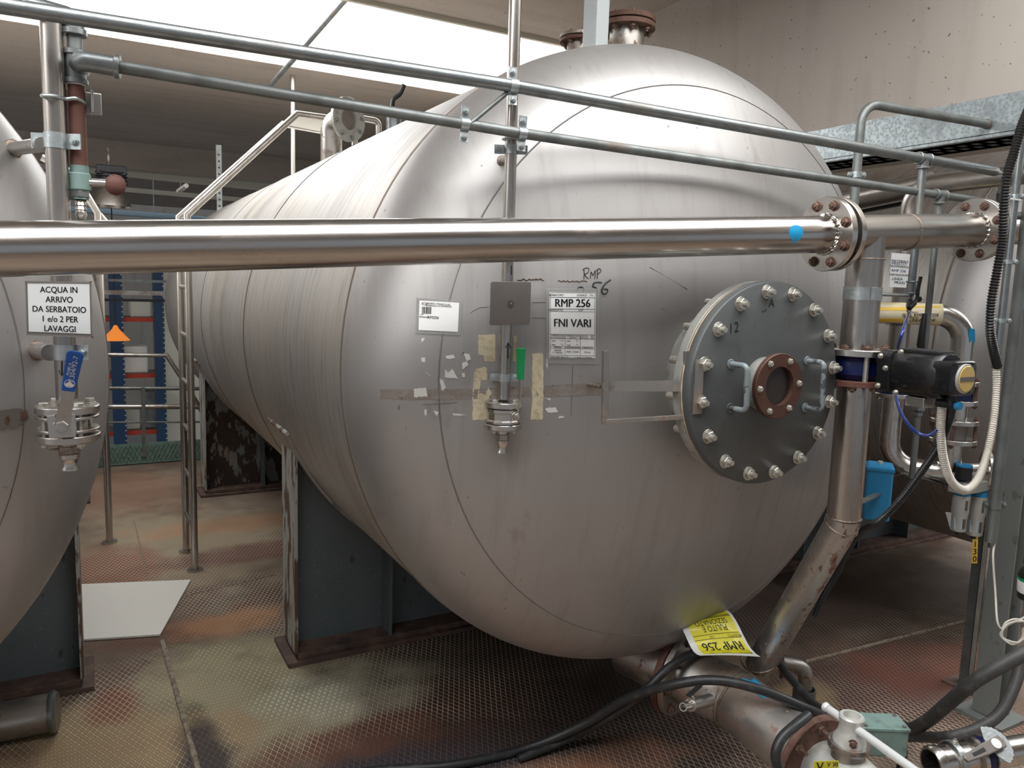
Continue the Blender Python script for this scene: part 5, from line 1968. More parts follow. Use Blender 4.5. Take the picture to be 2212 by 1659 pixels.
# fittings standing on the big tank's back
yv = 4.5
pc = at(752, 258, Y=yv)
vf = thing('top_pipe_flange', 'pale round flange ring standing upright on top of the tank', 'flange', at(752, 330, Y=yv))
fdir = Vector((.45, -.9, .0)).normalized()
MB().disc(pc, fdir, .125, .022, .06, 48).build('flange', 'silverpaint', vf)
bolts_round(pc + fdir * .012, fdir, .10, 8, .011, vf, 'zinc', .2)
MB().tube(fillet([pc - fdir * .01, pc - fdir * .14, pc - fdir * .14 - Vector((0, 0, .30))], .08), .062, 28).build('elbow', 'dirtysteel', vf)
q = at(850, 262, Y=4.3)
tv = thing('top_valve', 'small valve with black lever on top of the tank', 'valve', q - Vector((0, 0, .1)))
MB().cyl(q - Vector((0, 0, .16)), q + Vector((0, 0, .03)), .042, n=20).build('valve_body', 'galv', tv)
MB().cyl(q + Vector((0, 0, .02)), q + Vector((0, 0, .075)), .028, n=16).build('bonnet', 'galvdull', tv)
MB().tube(spline([q + Vector((-.01, 0, .07)), q + Vector((.0, 0, .12)), q + Vector((.03, -.02, .15)), q + Vector((.05, -.03, .20))], 5), .014, 8).build('lever', 'blackplastic', tv)
q2_ = at(818, 262, Y=4.6)
MB().tube(fillet([q2_ + Vector((-.12, 0, .005)), q2_, q2_ - Vector((0, 0, .2))], .03), .018, 12).build('vent_pipe', 'ralsteel', None, label='thin bent pale pipe beside the top valve', cat='pipe')

# ================================================================== behind and right of the drop pipe
BY = 1.98
bx_ = at(1850, 378, Y=BY)
bent = thing('bent_pipe', 'galvanised pipe rising behind the rails and bending right to an open end', 'pipe', (bx_.x, BY, at(1845, 470, Y=BY).z))
c_ = at(1864, 222, Y=BY)
P = fillet([Vector((bx_.x, BY, at(1845, 475, Y=BY).z)), Vector((bx_.x, BY, c_.z)), at(2132, 268, Y=BY - .10)], .075, 10)
MB().tube(P, .0168, 24).build('pipe', 'galvdull', bent)
MB().disc(P[-1], P[-1] - P[-2], .0195, .012, n=20).build('end_cap', 'seam', bent)
clip(Vector((bx_.x, BY, at(1850, 378, Y=BY).z)), (0, 0, 1), .0168, TOCAM, bent, ear=.014)

# loop of stainless pipe with valves
V1 = at(1930, 853, Y=2.05)
V2 = at(2078, 750, Y=1.85)
z1 = lambda py: at(1925, py, Y=2.05).z
z2 = lambda py: at(2070, py, Y=1.85).z
loop = thing('pipe_loop', 'polished stainless pipe loop with cream marker band behind the actuator', 'pipe', (V1.x, V1.y, z1(1040)))
ztop = at(1948, 400, Y=2.05).z
up_ = fillet([Vector((V1.x, V1.y, z1(800))), Vector((V1.x, V1.y, ztop)), Vector((V1.x, V1.y - 1.1, ztop + .02))], .10, 10)
MB().tube(up_, .041, 32).build('upper_pipe', 'spool', loop)
MB().tube([up_[0], up_[1]], .0415, 32).build('riser', 'vpipe', loop)
zb_ = z1(1003)
dn_ = fillet([Vector((V1.x, V1.y, z1(858))), Vector((V1.x, V1.y, zb_)), Vector((V2.x, V2.y, zb_)), Vector((V2.x, V2.y, z2(955)))], [.11, .05], 12)
MB().tube(dn_, .043, 36).build('u_bend', 'steel', loop)
MB().disc((V1.x, V1.y, z1(853)), (0, 0, 1), .078, .016, .03, 48).build('flange', 'steel', loop)
bolts_round((V1.x, V1.y, z1(853) - .008), (0, 0, -1), .062, 4, .010, loop, 'bolt', .5)
MB().cyl((V1.x, V1.y, z1(850)), (V1.x, V1.y, z1(812)), .062, n=32).build('valve_body', 'navy', loop)
zc_ = at(2078, 682, Y=1.85).z
xl = at(1870, 680, Y=2.12)
top_ = fillet([Vector((xl.x, xl.y, zc_)), Vector((V2.x, V2.y, zc_)), Vector((V2.x, V2.y, z2(865)))], .105, 12)
MB().tube(top_, .043, 36).build('top_bend', 'steel', loop)
c0_, c1_ = top_[0], top_[1]
dcc = (c1_ - c0_).normalized()
aa, bb_ = on_line(c0_, Vector((V2.x, V2.y, zc_)), 1893), on_line(c0_, Vector((V2.x, V2.y, zc_)), 2033)
MB().cyl(aa, bb_, .0445, n=36).build('marker_band', 'creamtape', loop, label='cream printed marker band round the pipe')
S = Sheet((1893, 655), (2033, 655), (2033, 705), (1893, 705), lambda x, y: on_cyl(x, y, aa, bb_, .0455))
S.px = ((1893, 655), (2033, 655), (2033, 705), (1893, 705))
S.fn = lambda x, y, l: on_cyl(x, y, aa, bb_, .0451 + l)
mb = MB()
for t, a, b, z in (('SERB. RMP 256/258', 95, 26, 7), ('LINEA CONF', 100, 37, 7), ('MATERIALE', 78, 20, 3.5), ('PROVENIENZA', 75, 31, 3.5), ('FORMULA', 40, 46, 6)):
    S.text(mb, t, a, b, z, bold=.04)
mb.build('printing', 'ink', loop, smooth=0)
mb = MB()
S.panel(mb, 2, 8, 66, 16, .0003, 8)
S.panel(mb, 70, 6, 138, 9, .0003, 8)
S.panel(mb, 2, 33, 56, 40, .0003, 8)
mb.build('yellow_stripe', 'labelyellow', loop, smooth=0)
pipe_patch([(2096, 708), (2106, 712), (2107, 735), (2104, 748), (2094, 740), (2092, 722)], Vector((V2.x, V2.y, zc_)), Vector((V2.x, V2.y, zb_)), .043, 'bluepaint', 'paint_spot', loop)
for py, r_, m_ in ((826, .078, 'steel'), (867, .078, 'steel'), (908, .090, 'steel'), (949, .090, 'steel')):
    MB().disc((V2.x, V2.y, z2(py)), (0, 0, 1), r_, .018, .03, 48).build('flange', m_, loop)
MB().cyl((V2.x, V2.y, z2(828)), (V2.x, V2.y, z2(862)), .058, n=32).build('valve_body', 'navy', loop)
MB().cyl((V2.x, V2.y, z2(870)), (V2.x, V2.y, z2(905)), .045, n=32).build('spacer', 'steel', loop)
MB().cyl((V2.x, V2.y, z2(912)), (V2.x, V2.y, z2(945)), .055, n=32).build('sight_body', 'plate', loop)
for k in range(4):
    a = .5 + k * PI / 2
    for (ya, yb, rr) in ((826, 867, .066), (908, 949, .078)):
        q_ = Vector((V2.x + rr * math.cos(a), V2.y + rr * math.sin(a), 0))
        mb = MB().cyl(q_ + up * z2(yb), q_ + up * z2(ya), .007, n=8)
        mb.bolt(q_ + up * (z2(ya) + .009), up, .011, stud=.4, ang=k)
        mb.bolt(q_ + up * (z2(yb) - .009), -up, .011, stud=.4, ang=k)
        mb.build('bolt', 'rustbolt', loop)
# round end flange low at the right of the loop
ef = at(2122, 1015, Y=1.80)
MB().cyl(Vector((V2.x, V2.y, zb_)), ef + Vector((.06, -.06, 0)), .040, n=28).build('stub', 'steel', loop)
for k in (0, 1):
    MB().disc(ef + Vector((.5, -.5, 0)) * (.04 * k + .02), (.7, -.7, 0), .085, .016, .03, 40).build('flange', 'steel', loop)
bolts_round(ef + Vector((.05, -.05, 0)), (.7, -.7, 0), .068, 6, .010, loop, 'rustbolt', .3)
# notice stuck on the riser
S = Sheet((1926, 546), (1975, 550), (1972, 622), (1922, 620), lambda x, y: at(x, y, Y=V1.y - .044))
st = thick_sheet(S, 0, 0, S.W, S.H, .0008, 0).build('material_notice', 'white', None, label='white handwritten material notice on the riser behind the tee pipe', cat='notice')
mb = MB()
for t, a, b, z in (('MATERIALE', 19, 17, 5.2), ('PROVENIENZA', 19, 29, 4.6), ('DESTINAZIONE', 19, 47, 4.4)):
    S.text(mb, t, a, b, z, bold=.03)
mb.build('printing', 'ink', st, smooth=0)
mb = MB()
for t, a, b, z in (('PRESTO', 17, 23, 6.5), ('RMP 256', 17, 38, 6), ('LINEA', 15, 56, 6), ('PRAXI', 20, 64, 6)):
    S.text(mb, t, a, b, z, bold=.05)
mb.build('handwriting', 'blueink', st, smooth=0)

# pipes far behind under the girder
for i, (a_, b_, r, m_, lb) in enumerate((((1780, 446), (2010, 396), .050, 'spool', 'dull stainless pipe running back under the girder'),
                                        ((1800, 459), (1975, 425), .030, 'lampblack', 'black channel below the dull pipe under the girder'))):
    MB().cyl(at(*a_, X=3.10 + .1 * i), at(*b_, X=3.10 + .1 * i), r, n=20).build(('back_pipe', 'black_channel')[i], m_, None, label=lb, cat='pipe' if i == 0 else 'channel')

# clamp joining the drop pipe to the thin air pipe
cl = Vector((DX, DY, at(1857, 634, Y=DY).z))
o = MB().lathe([(.0548, -.020), (.0570, -.020), (.0570, .020), (.0548, .020)], cl, (0, 0, 1), 48, closed=True).build('band_clamp', 'zinc', spool)
MB().box(cl + Vector((-.022, -.058, 0)), .018, .010, .040).build('clamp_gap', 'zinc', o, smooth=0, bevel=.001)
MB().cyl(cl + Vector((.055, -.01, 0)), Vector((ut.x - .01, ut.y, cl.z)), .006, n=12).build('tie_rod', 'zinc', o)
MB().hexn(cl + Vector((.066, -.008, 0)), (1, 0, 0), .010, .010).build('nut', 'zinc', o)

# lower end of the second air pipe, with its black lever
nx_, ny_ = lt.x, lt.y
zl = lambda py: at(1990, py, Y=ny_).z
MB().cyl((nx_, ny_, zl(850)), (nx_, ny_, zl(1030)), .0112, n=18).build('lower_length', 'galvdull', lower)
for py, r_ in ((872, .018), (882, .024), (893, .017)):
    MB().hexn((nx_, ny_, zl(py)), up, r_, .016).build('union_nut', 'galv', lower)
MB().tube([at(1998, 678, Y=ny_ - .03), at(1993, 712, Y=ny_ - .035), at(1989, 745, Y=ny_ - .03), at(1994, 770, Y=ny_ - .03)], [.009, .012, .014, .010], 10).build('black_lever', 'lampblack', lower)

# blue air tube
P = spline([Vector((ut.x, ut.y, at(1957, 676, X=ut.x).z)), at(1950, 715, Y=1.55), at(1938, 760, Y=1.60), at(1936, 800, Y=1.66), at(1935, 850, Y=1.60), at(1948, 895, Y=1.50), at(1975, 930, Y=1.42), at(2005, 940, Y=1.38), at(2030, 920, Y=1.36), at(2040, 885, Y=1.34), at(2040, 850, Y=1.33)], 10)
MB().tube(P, .0052, 12).build('air_tube', 'bluetube', None, label='thin glossy dark blue air tube looping under the actuator', cat='tube')

# blue box behind the drop pipe
p = at(1896, 1060, Y=1.72)
bb = thing('blue_box', 'bright blue plastic box behind the lower pipe', 'box', p - Vector((0, 0, .1)))
hz_ = (at(1896, 1003, Y=1.72).z - at(1896, 1117, Y=1.72).z)
fu = Vector((.62, -.785, 0)).normalized()
fv = Vector((.785, .62, 0))
wb = .086
MB().box(p, wb, .10, hz_, (fu, fv, up)).build('housing', 'bluebox', bb, smooth=0, bevel=.008)
MB().box(p + up * (hz_ / 2 - .012), wb + .006, .106, .014, (fu, fv, up)).build('lid_edge', 'bluebox', bb, smooth=0, bevel=.003)
MB().cyl(p + up * hz_ / 2, p + up * (hz_ / 2 + .010), .008, n=12).build('cap_screw', 'tray', bb)
MB().bar(p - fv * .045 + up * .0, Vector((DX, DY, p.z)), .02, .006, (0, 0, 1)).build('mounting_bar', 'galvdull', bb, smooth=0)

# ================================================================== column, conduits, strut
cb = at(2098, 1540, Z=0)
colu = thing('steel_column', 'grey-green painted steel H column at the right edge', 'column', (cb.x + .05, cb.y - .05, 0))
cu_, cv_ = Vector((1, 0, 0)), Vector((0, 1, 0))
cc = Vector((cb.x + .05, cb.y - .05, 0))
H_c = 3.49
MB().box(cc + up * (H_c / 2 + .01) - cu_ * .046, .008, .10, H_c - .02, (cu_, cv_, up)).build('flange_plate', 'post', colu, smooth=0)
MB().box(cc + up * (H_c / 2 + .01) + cu_ * .046, .008, .10, H_c - .02, (cu_, cv_, up)).build('flange_plate', 'post', colu, smooth=0)
MB().box(cc + up * (H_c / 2 + .01), .084, .007, H_c - .02, (cu_, cv_, up)).build('web', 'post', colu, smooth=0)
MB().box(cc + up * .008, .20, .20, .016, (cu_, cv_, up)).build('base_plate', 'post', colu, smooth=0)
# thin conduit and thick conduit
ty = 1.52
t0, t1 = at(2151, 1168, Y=ty), at(2206, 480, Y=ty)
thick = thing('conduit', 'thick weathered galvanised conduit with clamp in front of the column', 'conduit', t0)
txm = (t0.x + t1.x) / 2
MB().cyl((txm, ty, t0.z), (txm, ty, 3.49), .0195, n=28).build('pipe', 'galvdull', thick)
for py in (1088, 465):
    zc2 = at(2160 if py > 1000 else 2206, py, Y=ty).z
    clip(Vector((txm, ty, zc2)), up, .0195, TOCAM, thick, w=.026, ear=.02, m='galvdull')
ty2 = 1.50
s0, s1 = at(2158, 795, Y=ty2), at(2186, 430, Y=ty2)
thin = thing('conduit', 'slim galvanised conduit bending away at the top, beside the thick one', 'conduit', s0)
sxm = (s0.x + s1.x) / 2
zt2 = at(2190, 300, Y=ty2).z
MB().tube(spline([Vector((sxm, ty2, s0.z)), Vector((sxm, ty2, (s0.z + zt2) / 2)), Vector((sxm, ty2, zt2)), Vector((sxm + .012, ty2, zt2 + .07)), Vector((sxm + .07, ty2, zt2 + .14)), Vector((sxm + .2, ty2, zt2 + .18))], 8), .0125, 18).build('pipe', 'galv', thin)
for py in (422, 566, 693):
    zc2 = at(2178, py, Y=ty2).z
    clip(Vector((sxm, ty2, zc2)), up, .0125, TOCAM, thin, w=.014, ear=.016)
MB().cyl((sxm, ty2, s0.z), (sxm, ty2, at(2158, 772, Y=ty2).z), .0155, n=18).build('socket', 'galvdull', thin)
MB().box(Vector((sxm - .01, ty2 - .012, at(2178, 430, Y=ty2).z)), .07, .003, .006).build('cable_tie', 'white', thin, smooth=0)

# corrugated hoses
k_ = [at(2222, 235, Y=1.45), at(2206, 275, Y=1.45), at(2190, 330, Y=1.45), at(2174, 385, Y=1.45), at(2168, 450, Y=1.45), at(2165, 520, Y=1.45), at(2153, 590, Y=1.45), at(2142, 650, Y=1.45), at(2139, 710, Y=1.45), at(2147, 760, Y=1.46), at(2155, 792, Y=1.48)]
MB().corrug(spline(k_, 10), .0150, .0095, .3).build('corrugated_hose', 'blackplastic', None, label='black corrugated hose beside the conduits, upper right', cat='hose')
k_ = [Vector((sxm, ty2, s0.z + .002)), at(2152, 840, Y=1.49), at(2146, 910, Y=1.47), at(2132, 980, Y=1.45), at(2112, 1035, Y=1.42), at(2086, 1058, Y=1.40), at(2056, 1040, Y=1.38), at(2038, 990, Y=1.37), at(2032, 930, Y=1.36), at(2035, 880, Y=1.34)]
MB().corrug(spline(k_, 10), .0130, .0080, .3).build('corrugated_hose', 'whiteplastic', None, label='cream corrugated hose hanging in a U below the conduit', cat='hose')
k_ = [at(2060, 850, X=a0.x), at(2052, 900, Y=1.34), at(2030, 960, Y=1.38), at(1990, 1020, Y=1.44), at(1945, 1080, Y=1.5), at(1900, 1125, Y=1.56), at(1860, 1148, Y=1.66), at(1830, 1190, Y=1.78), at(1810, 1235, Y=1.9), at(1780, 1285, Y=2.0), at(1760, 1330, Y=2.05)]
MB().corrug(spline(k_, 12), .0125, .0080, .3).build('corrugated_hose', 'blackplastic', None, label='black corrugated hose from the actuator down behind the slanting pipe', cat='hose')

# strut with number label, filter units
sb = at(2085, 1480, Z=0)
strut = thing('strut_post', 'slim grey channel post carrying the filter units', 'post', (sb.x, sb.y, 0))
zs = at(2103, 1060, Y=sb.y).z
mb = MB()
SY = sb.y
mb.box2((sb.x - .022, SY - .020, .0), (sb.x + .022, SY - .017, zs))
mb.box2((sb.x - .022, SY - .020, .0), (sb.x - .019, SY + .020, zs))
mb.box2((sb.x + .019, SY - .020, .0), (sb.x + .022, SY + .020, zs))
mb.build('channel', 'galvdull', strut, smooth=0)
MB().box2((sb.x - .07, SY - .07, .0), (sb.x + .07, SY + .07, .010)).build('foot_plate', 'saddlebase', strut, smooth=0)
S = Sheet((2101, 1160), (2113, 1160), (2111, 1217), (2099, 1217), lambda x, y: at(x, y, Y=SY - .021))
st = thick_sheet(S, 0, 0, S.W, S.H, .0008, 0).build('number_label', 'labelyellow', None, label='yellow vertical label reading 130 on the slim post', cat='label')
mb = MB()
for t, b in (('1', 16), ('3', 32), ('0', 48)):
    for o_ in (-.3, .3):
        S.text(mb, t, S.W / 2 + o_, b, 13)
S.text(mb, 'UM', S.W / 2, 4, 5)
mb.build('digits', 'ink', st, smooth=0)
fu_ = thing('filter_unit', 'pair of grey air filter bowls under a bracket by the column', 'filter', at(2095, 1160, Y=SY - .10))
fY = SY - .10
for i, (x_, y0_, y1_, r_) in enumerate(((2069, 1070, 1148, .033), (2103, 1072, 1157, .036))):
    p0, p1 = at(x_ + 2, y0_, Y=fY), at(x_, y1_, Y=fY)
    h = p0.z - p1.z
    bowl = MB().lathe([(0, 0), (r_ * .5, 0), (r_ * .86, .006), (r_ * .9, h * .46), (r_, h * .56), (r_, h), (r_ * .8, h)], (p1.x, fY, p1.z), up, 32).build('bowl_guard', 'silverbox', fu_, smooth=50)
    MB().cyl((p1.x, fY, p0.z), (p1.x, fY, p0.z + .022), r_ * .98, n=28).build('blue_collar', 'bluebox', fu_)
    MB().sphere((p1.x, fY, p1.z - .004), r_ * .3, 10).build('drain', 'lampblack', fu_)
    for a in (-1.95, -1.1):
        for f_ in (.12, .62):
            d_ = Vector((math.cos(a), math.sin(a), 0))
            rr = r_ * (.905 if f_ < .5 else 1.)
            MB().box(Vector((p1.x, fY, p1.z + h * (f_ + .14))) + d_ * rr, .010, .003, h * .26, (up.cross(d_), d_, up)).build('slot', 'seam', bowl, smooth=0)
    S = Sheet((x_ - 8, 1117 + i * 6), (x_ + 9, 1117 + i * 6), (x_ + 9, 1143 + i * 6), (x_ - 8, 1143 + i * 6), lambda x, y, c=Vector((p1.x, fY, 0)), R=r_ * .91: on_cyl(x, y, c, c + up, R))
    lb = MB()
    S.panel(lb, 0, 0, S.W, S.H, .0008, 4)
    lb.build('rating_label', 'trayblue', bowl, smooth=0)
p = at(2092, 1050, Y=fY)
MB().box(p, .17, .07, .045).build('head_block', 'silverbox', fu_, smooth=0, bevel=.004)
MB().box(p + Vector((0, .05, .026)), .20, .14, .006).build('bracket', 'galv', fu_, smooth=0)
kn = at(2080, 1035, Y=fY)
MB().cyl(kn, kn + up * .052, .031, n=28).build('regulator_knob', 'lampblack', fu_)
MB().cyl(kn + up * .052, kn + up * .060, .030, n=28).build('knob_cap', 'bluebox', fu_)
MB().add([at(2042, 1106, Y=SY + .03), at(2142, 1113, Y=SY + .03), at(2142, 1156, Y=SY + .03), at(2052, 1140, Y=SY + .03), at(2042, 1106, Y=SY + .031), at(2142, 1113, Y=SY + .031), at(2142, 1156, Y=SY + .031), at(2052, 1140, Y=SY + .031)],
         [(0, 1, 2, 3), (7, 6, 5, 4), (0, 4, 5, 1), (1, 5, 6, 2), (2, 6, 7, 3), (3, 7, 4, 0)]).build('white_card', 'paper', None, smooth=0, label='blank white card hung behind the filter bowls', cat='card')
p0, p1, p2 = at(1928, 1030, Y=2.0), at(1953, 1022, Y=1.95), at(2045, 1046, Y=SY - .02)
mb = MB()
mb.bar(p0, p1, .04, .004, (0, 0, 1))
mb.bar(p1, p2, .04, .004, (0, 0, 1))
mb.build('support_bracket', 'galv', strut, smooth=0)

# cream cable, coiled
k_ = [t0 + Vector((0, 0, .01)), at(2145, 1200, Y=1.5), at(2150, 1280, Y=1.48), at(2154, 1340, Y=1.45)]
cen = at(2188, 1362, Y=1.42)
for i in range(26):
    a = PI + .2 + i * 2 * PI / 11
    r_ = .052 + .006 * math.sin(i * .9)
    k_.append(cen + Vector((.80 * math.cos(a) * r_, -.35 * math.cos(a) * r_ - .004 * (i % 5), -math.sin(a) * r_ * .72 + .006 * math.sin(i * .55))))
k_ += [at(2215, 1330, Y=1.40), at(2235, 1290, Y=1.40)]
MB().tube(spline(k_, 6), .0036, 8).build('cable', 'whiteplastic', None, label='thin cream cable coiled in loops on the column', cat='cable')

# spray bottle at the right edge
sp = at(2222, 1290, Y=1.36)
sbt = thing('spray_bottle', 'black trigger spray bottle with green-banded label, right edge', 'bottle', sp)
ax_ = Vector((-.18, -.05, .95)).normalized()
MB().lathe([(0, 0), (.034, 0), (.036, .01), (.036, .085), (.030, .105), (.014, .12), (.013, .135), (0, .135)], sp, ax_, 28).build('bottle', 'blackplastic', sbt, smooth=50)
MB().lathe([(.0363, .025), (.0368, .027), (.0368, .068), (.0363, .07)], sp, ax_, 28).build('label_band', 'white', sbt)
MB().lathe([(.0366, .070), (.0370, .071), (.0370, .080), (.0366, .081)], sp, ax_, 28).build('green_band', 'green', sbt)
hp_ = sp + ax_ * .145
MB().box(hp_ + Vector((-.012, -.01, .005)), .075, .024, .026).build('trigger_head', 'lampblack', sbt, smooth=0, bevel=.004)
MB().bar(hp_ + Vector((-.035, -.015, -.005)), hp_ + Vector((-.028, -.015, -.05)), .008, .012, (0, 1, 0)).build('trigger', 'lampblack', sbt, smooth=0, bevel=.002)

# ================================================================== hoses near the floor
hA = [at(520, 1740, Z=.017), at(760, 1672, Z=.017), at(980, 1652, Z=.017), at(1150, 1612, Z=.03), at(1270, 1560, Z=.14), at(1350, 1512, Z=.28), at(1440, 1482, Z=.40), at(1540, 1469, Z=.455), at(1640, 1489, Z=.445), at(1740, 1530, Z=.38), at(1800, 1552, Z=.26), at(1880, 1566, Z=.12), at(1975, 1570, Z=.06)]
MB().tube(spline(hA, 12), .0165, 18).build('rubber_hose', 'rubber', None, label='long black rubber hose from lower left over the manifold', cat='hose')
hB = [at(1120, 1640, Z=.012), at(1240, 1590, Z=.06), at(1340, 1535, Z=.22), at(1400, 1485, Z=.36), at(1450, 1438, Z=.43), at(1510, 1408, Z=.45), at(1590, 1402, Z=.44), at(1665, 1420, Z=.42), at(1705, 1462, Z=.34), at(1758, 1520, Z=.24), at(1830, 1556, Z=.12), at(1930, 1592, Z=.04)]
MB().tube(spline(hB, 12), .0150, 18).build('rubber_hose', 'rubber', None, label='black rubber hose passing under the yellow tag', cat='hose')
hC = [at(1745, 1545, Z=.46), at(1717, 1568, Z=.46), at(1688, 1596, Z=.44), at(1676, 1630, Z=.40), at(1684, 1665, Z=.34), at(1705, 1700, Z=.25)]
hc = MB().tube(spline(hC, 12), .0155, 18).build('rubber_hose', 'rubber', None, label='short black hose curling round the rusty flange', cat='hose')
hD = [at(2240, 1398, Y=1.30), at(2170, 1434, Y=1.32), at(2105, 1472, Y=1.38), at(2050, 1518, Y=1.48), at(2002, 1558, Y=1.58), at(1950, 1585, Z=.06), at(1900, 1600, Z=.03)]
MB().tube(spline(hD, 12), .024, 20).build('rubber_hose', 'greyrubber', None, label='thick dusty hose rising to the right edge', cat='hose')
hE = [at(2205, 1430, Y=1.42), at(2192, 1480, Y=1.40), at(2160, 1540, Y=1.38), at(2110, 1575, Y=1.38), at(2050, 1592, Y=1.40), at(1990, 1592, Z=.10), at(1930, 1588, Z=.05)]
MB().tube(spline(hE, 12), .020, 18).build('rubber_hose', 'greyrubber', None, label='dusty hose hanging in a bow in front of the column foot', cat='hose')

# small elbow dropping into a funnel pipe behind the manifold
e0 = at(1690, 1430, Z=.22)
e1 = at(1742, 1440, Z=.22)
e2 = at(1748, 1492, Z=.10)
sml = thing('small_drain', 'brown elbow pipe dropping into a wider upright tube behind the manifold', 'drain pipe', (e2.x, e2.y, 0))
MB().tube(fillet([e0, e1, e1 - up * .13], .05, 8), .030, 20).build('elbow', 'dirtysteel', sml)
MB().disc(e0, e1 - e0, .065, .014, n=32).build('flange', 'rust', sml)
MB().lathe([(.041, 0), (.046, 0), (.046, .125), (.041, .125)], (e1.x, e1.y, .0), up, 32, closed=True).build('upright_tube', 'galvdull', sml)

# quick coupling with butterfly lever
c0, c1 = at(2010, 1650, Z=.24), at(2250, 1612, Z=.26)
cdx = (c1 - c0).normalized()
L_ = (c1 - c0).length
qc = thing('hose_coupling', 'polished quick coupling with band clamp and butterfly lever, lower right', 'coupling', (c0 + c1) / 2 - up * .08)
MB().lathe([(.044, 0), (.050, 0), (.055, .008), (.055, .03), (.050, .035), (.050, .07), (.058, .075), (.058, .095), (.050, .10), (.050, .15), (.044, .15), (.044, 0)], c0, cdx, 40).build('ferrule', 'steel', qc)
MB().lathe([(.046, .15), (.066, .155), (.066, .17), (.05, .175)], c0, cdx, 40).build('flange', 'steel', qc)
MB().lathe([(.03, .175), (.060, .175), (.060, .20), (.03, .20)], c0, cdx, 40).build('valve_body', 'navy', qc)
MB().lathe([(.05, .20), (.066, .205), (.066, .22), (.046, .225), (.046, L_)], c0, cdx, 40).build('tail_pipe', 'steel', qc)
uu, vv, ww = basis(cdx)
bt = c0 + cdx * .085
MB().lathe([(.059, -.01), (.062, -.01), (.062, .01), (.059, .01)], bt, cdx, 40, closed=True).build('band_clamp', 'zinc', qc)
MB().bolt(bt + up * .062, up, .009, stud=.6).build('clamp_bolt', 'bolt', qc)
ls = c0 + cdx * .1875
MB().cyl(ls, ls + Vector((-.25, -.55, .8)).normalized() * .10, .010, n=14).build('stem', 'steel', qc)
lt_ = ls + Vector((-.25, -.55, .8)).normalized() * .095
nrm_ = Vector((-.25, -.55, .8)).normalized()
lu = (at(2060, 1640, Z=.30) - at(2165, 1590, Z=.33)).normalized()
lu = (lu - nrm_ * lu.dot(nrm_)).normalized()
lv = nrm_.cross(lu)
# toothed sector
poly = []
for i in range(0, 25):
    a = -1.5 + 3.0 * i / 24
    rr = .062 if i % 2 else .0595
    poly.append((-rr * math.cos(a), rr * math.sin(a)))
MB().prism(poly + [(.012, .03), (.012, -.03)], lt_ - nrm_ * .006, lu, lv, .003).build('toothed_plate', 'zinc', qc, smooth=0)
MB().prism([(-.03, -.020), (.05, -.018), (.13, -.011), (.135, 0), (.13, .011), (.05, .018), (-.03, .020), (-.036, 0)], lt_ + nrm_ * .006, lu, lv, .012).build('lever', 'plate', qc, smooth=0, bevel=.003)
MB().prism([(.05, -.006), (.10, -.005), (.10, .005), (.05, .006)], lt_ + nrm_ * .0125, lu, lv, .002).build('lever_slot', 'ink', qc, smooth=0)
MB().cyl(lt_ + nrm_ * .011, lt_ + nrm_ * .015, .016, n=28).build('white_cap', 'white', qc)

# yellow tag draped over the manifold
S = Sheet((1448, 1337), (1556, 1307), (1643, 1416), (1513, 1413), lambda x, y: at(x, y, Z=.505 + .09 * (1416 - y) / 109.0), W=112, H=112)
S.bulge = lambda u, v: Vector((0, 0, .018 * math.sin(v * 2 * PI - .3) + .004 * math.sin(u * 3)))
tagm = thick_sheet(S, 0, 0, 112, 112, .0008, 0, 10).build('status_tag', 'white', None, smooth=60, label='yellow tag reading RMP 256 PULITO E SEZIONATO lying on the manifold', cat='tag')
mb = MB()
S.panel(mb, 12, 6, 106, 102, .0008, 10)
mb.build('yellow_print', 'yellow', tagm, smooth=60)
mb = MB()
tx = lambda t, a, b, z, **k: put_text(mb, t, None, None, None, z * 1.4, 'CENTER', 0., .9, fn=lambda x, y: S.at(a - x, b + y, .0016))
for o_ in (-.4, 0, .4):
    tx('RMP 256', 60 + o_, 82, 17)
tx('PULITO E', 62, 53, 9.5)
tx('SEZIONATO', 60, 42, 9.5)
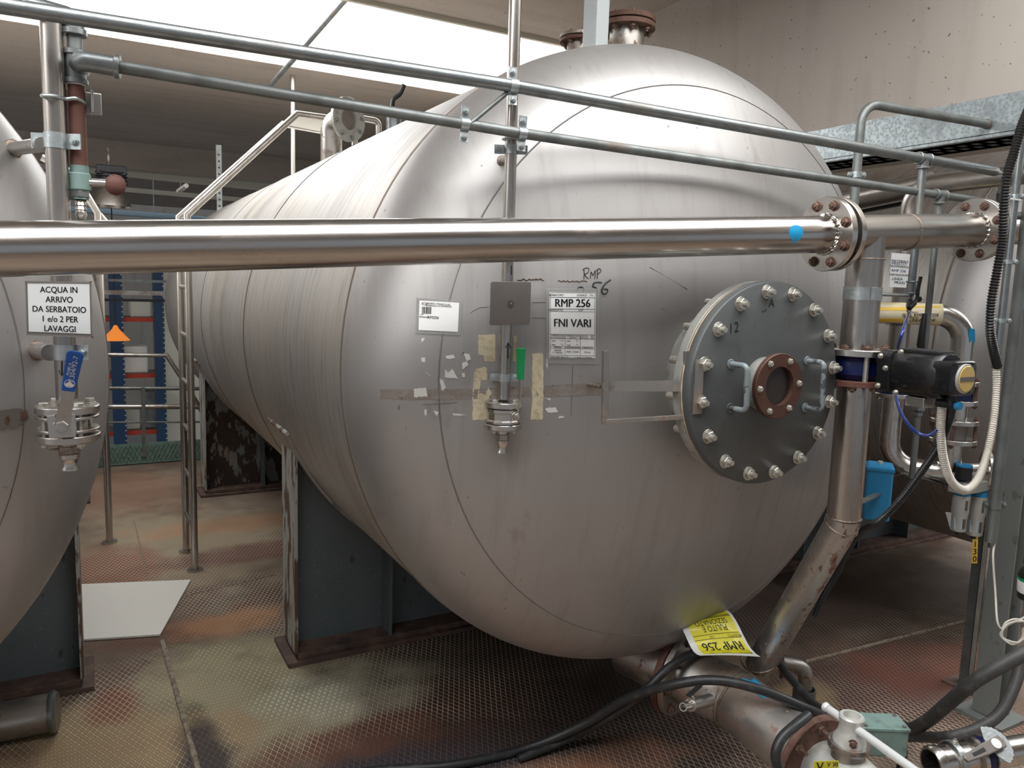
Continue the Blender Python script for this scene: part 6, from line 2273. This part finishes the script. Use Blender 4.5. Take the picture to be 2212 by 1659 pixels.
for t, a, b, z in (('SERBATOIO', 94, 98, 4), ('CODICE', 58, 98, 4), ('17b', 30, 98, 4), ('PRODOTTO', 94, 66, 4), ('CAT', 48, 66, 4), ('TEMPERATURA', 92, 32, 3.4), ('TEMPERATURA', 62, 32, 3.4), ('PARTITA', 30, 32, 3.4),
                   ('ARRIVO', 92, 17, 3.4), ('DESTINAZIONE', 62, 17, 3.2), ('CAPACITÀ', 30, 17, 3.4), ('min °C', 92, 25, 3.4), ('min °C', 62, 25, 3.4)):
    tx(t, a, b, z, bold=.02)
for b in (7, 13, 20, 34.5, 62, 69, 93, 101):
    S.line(mb, 13, b, 105, b, .7, .0016)
for a in (46, 77):
    S.line(mb, a, 7, a, 34.5, .6, .0016)
mb.build('printing', 'ink', tagm, smooth=0)

# rust patch low on the left tank
ol = lambda x, y, off=.0: on_head(x, y, off, TX - 2.835, .16)
patch([(-12, 888), (18, 884), (44, 882), (60, 888), (62, 904), (50, 915), (30, 926), (2, 930), (-12, 925)], 'plate', 'grey_patch', jag=1.2, off=.0025, place=ol, parent=left_tank)
patch([(44, 890), (56, 886), (61, 898), (56, 908), (46, 910)], 'rust', 'rust_patch', jag=1.2, off=.0035, place=ol, parent=left_tank)
patch([(10, 905), (18, 898), (22, 908), (18, 920), (12, 916)], 'rust', 'rust_patch', jag=1.0, off=.0035, place=ol, parent=left_tank)

# yellowish spray stain low on the big tank

# ================================================================== groups of look-alikes
GROUPS = {'storage_tank': 'storage tanks standing side by side', 'galvanised_pipe': 'long galvanised pipes in front of the tanks',
          'vertical_pipe': 'stainless risers with hanging valves', 'rubber_hose': 'rubber hoses near the floor',
          'corrugated_hose': 'corrugated hoses at the right', 'crate': 'crates on the far rack', 'rack_shelf': 'shelves of the far rack',
          'pallet_rack': 'uprights of the far rack', 'ladder': 'ladders between the tanks', 'conduit': 'conduits and trays'
          , 'crossbar': 'crossbars far behind'}
for o in ALL:
    k = o.name.split('.')[0]
    if o.parent is None and k in GROUPS and not o.get('kind'):
        o['group'] = GROUPS[k]
for o in ALL:
    if '_o' in o:
        del o['_o']
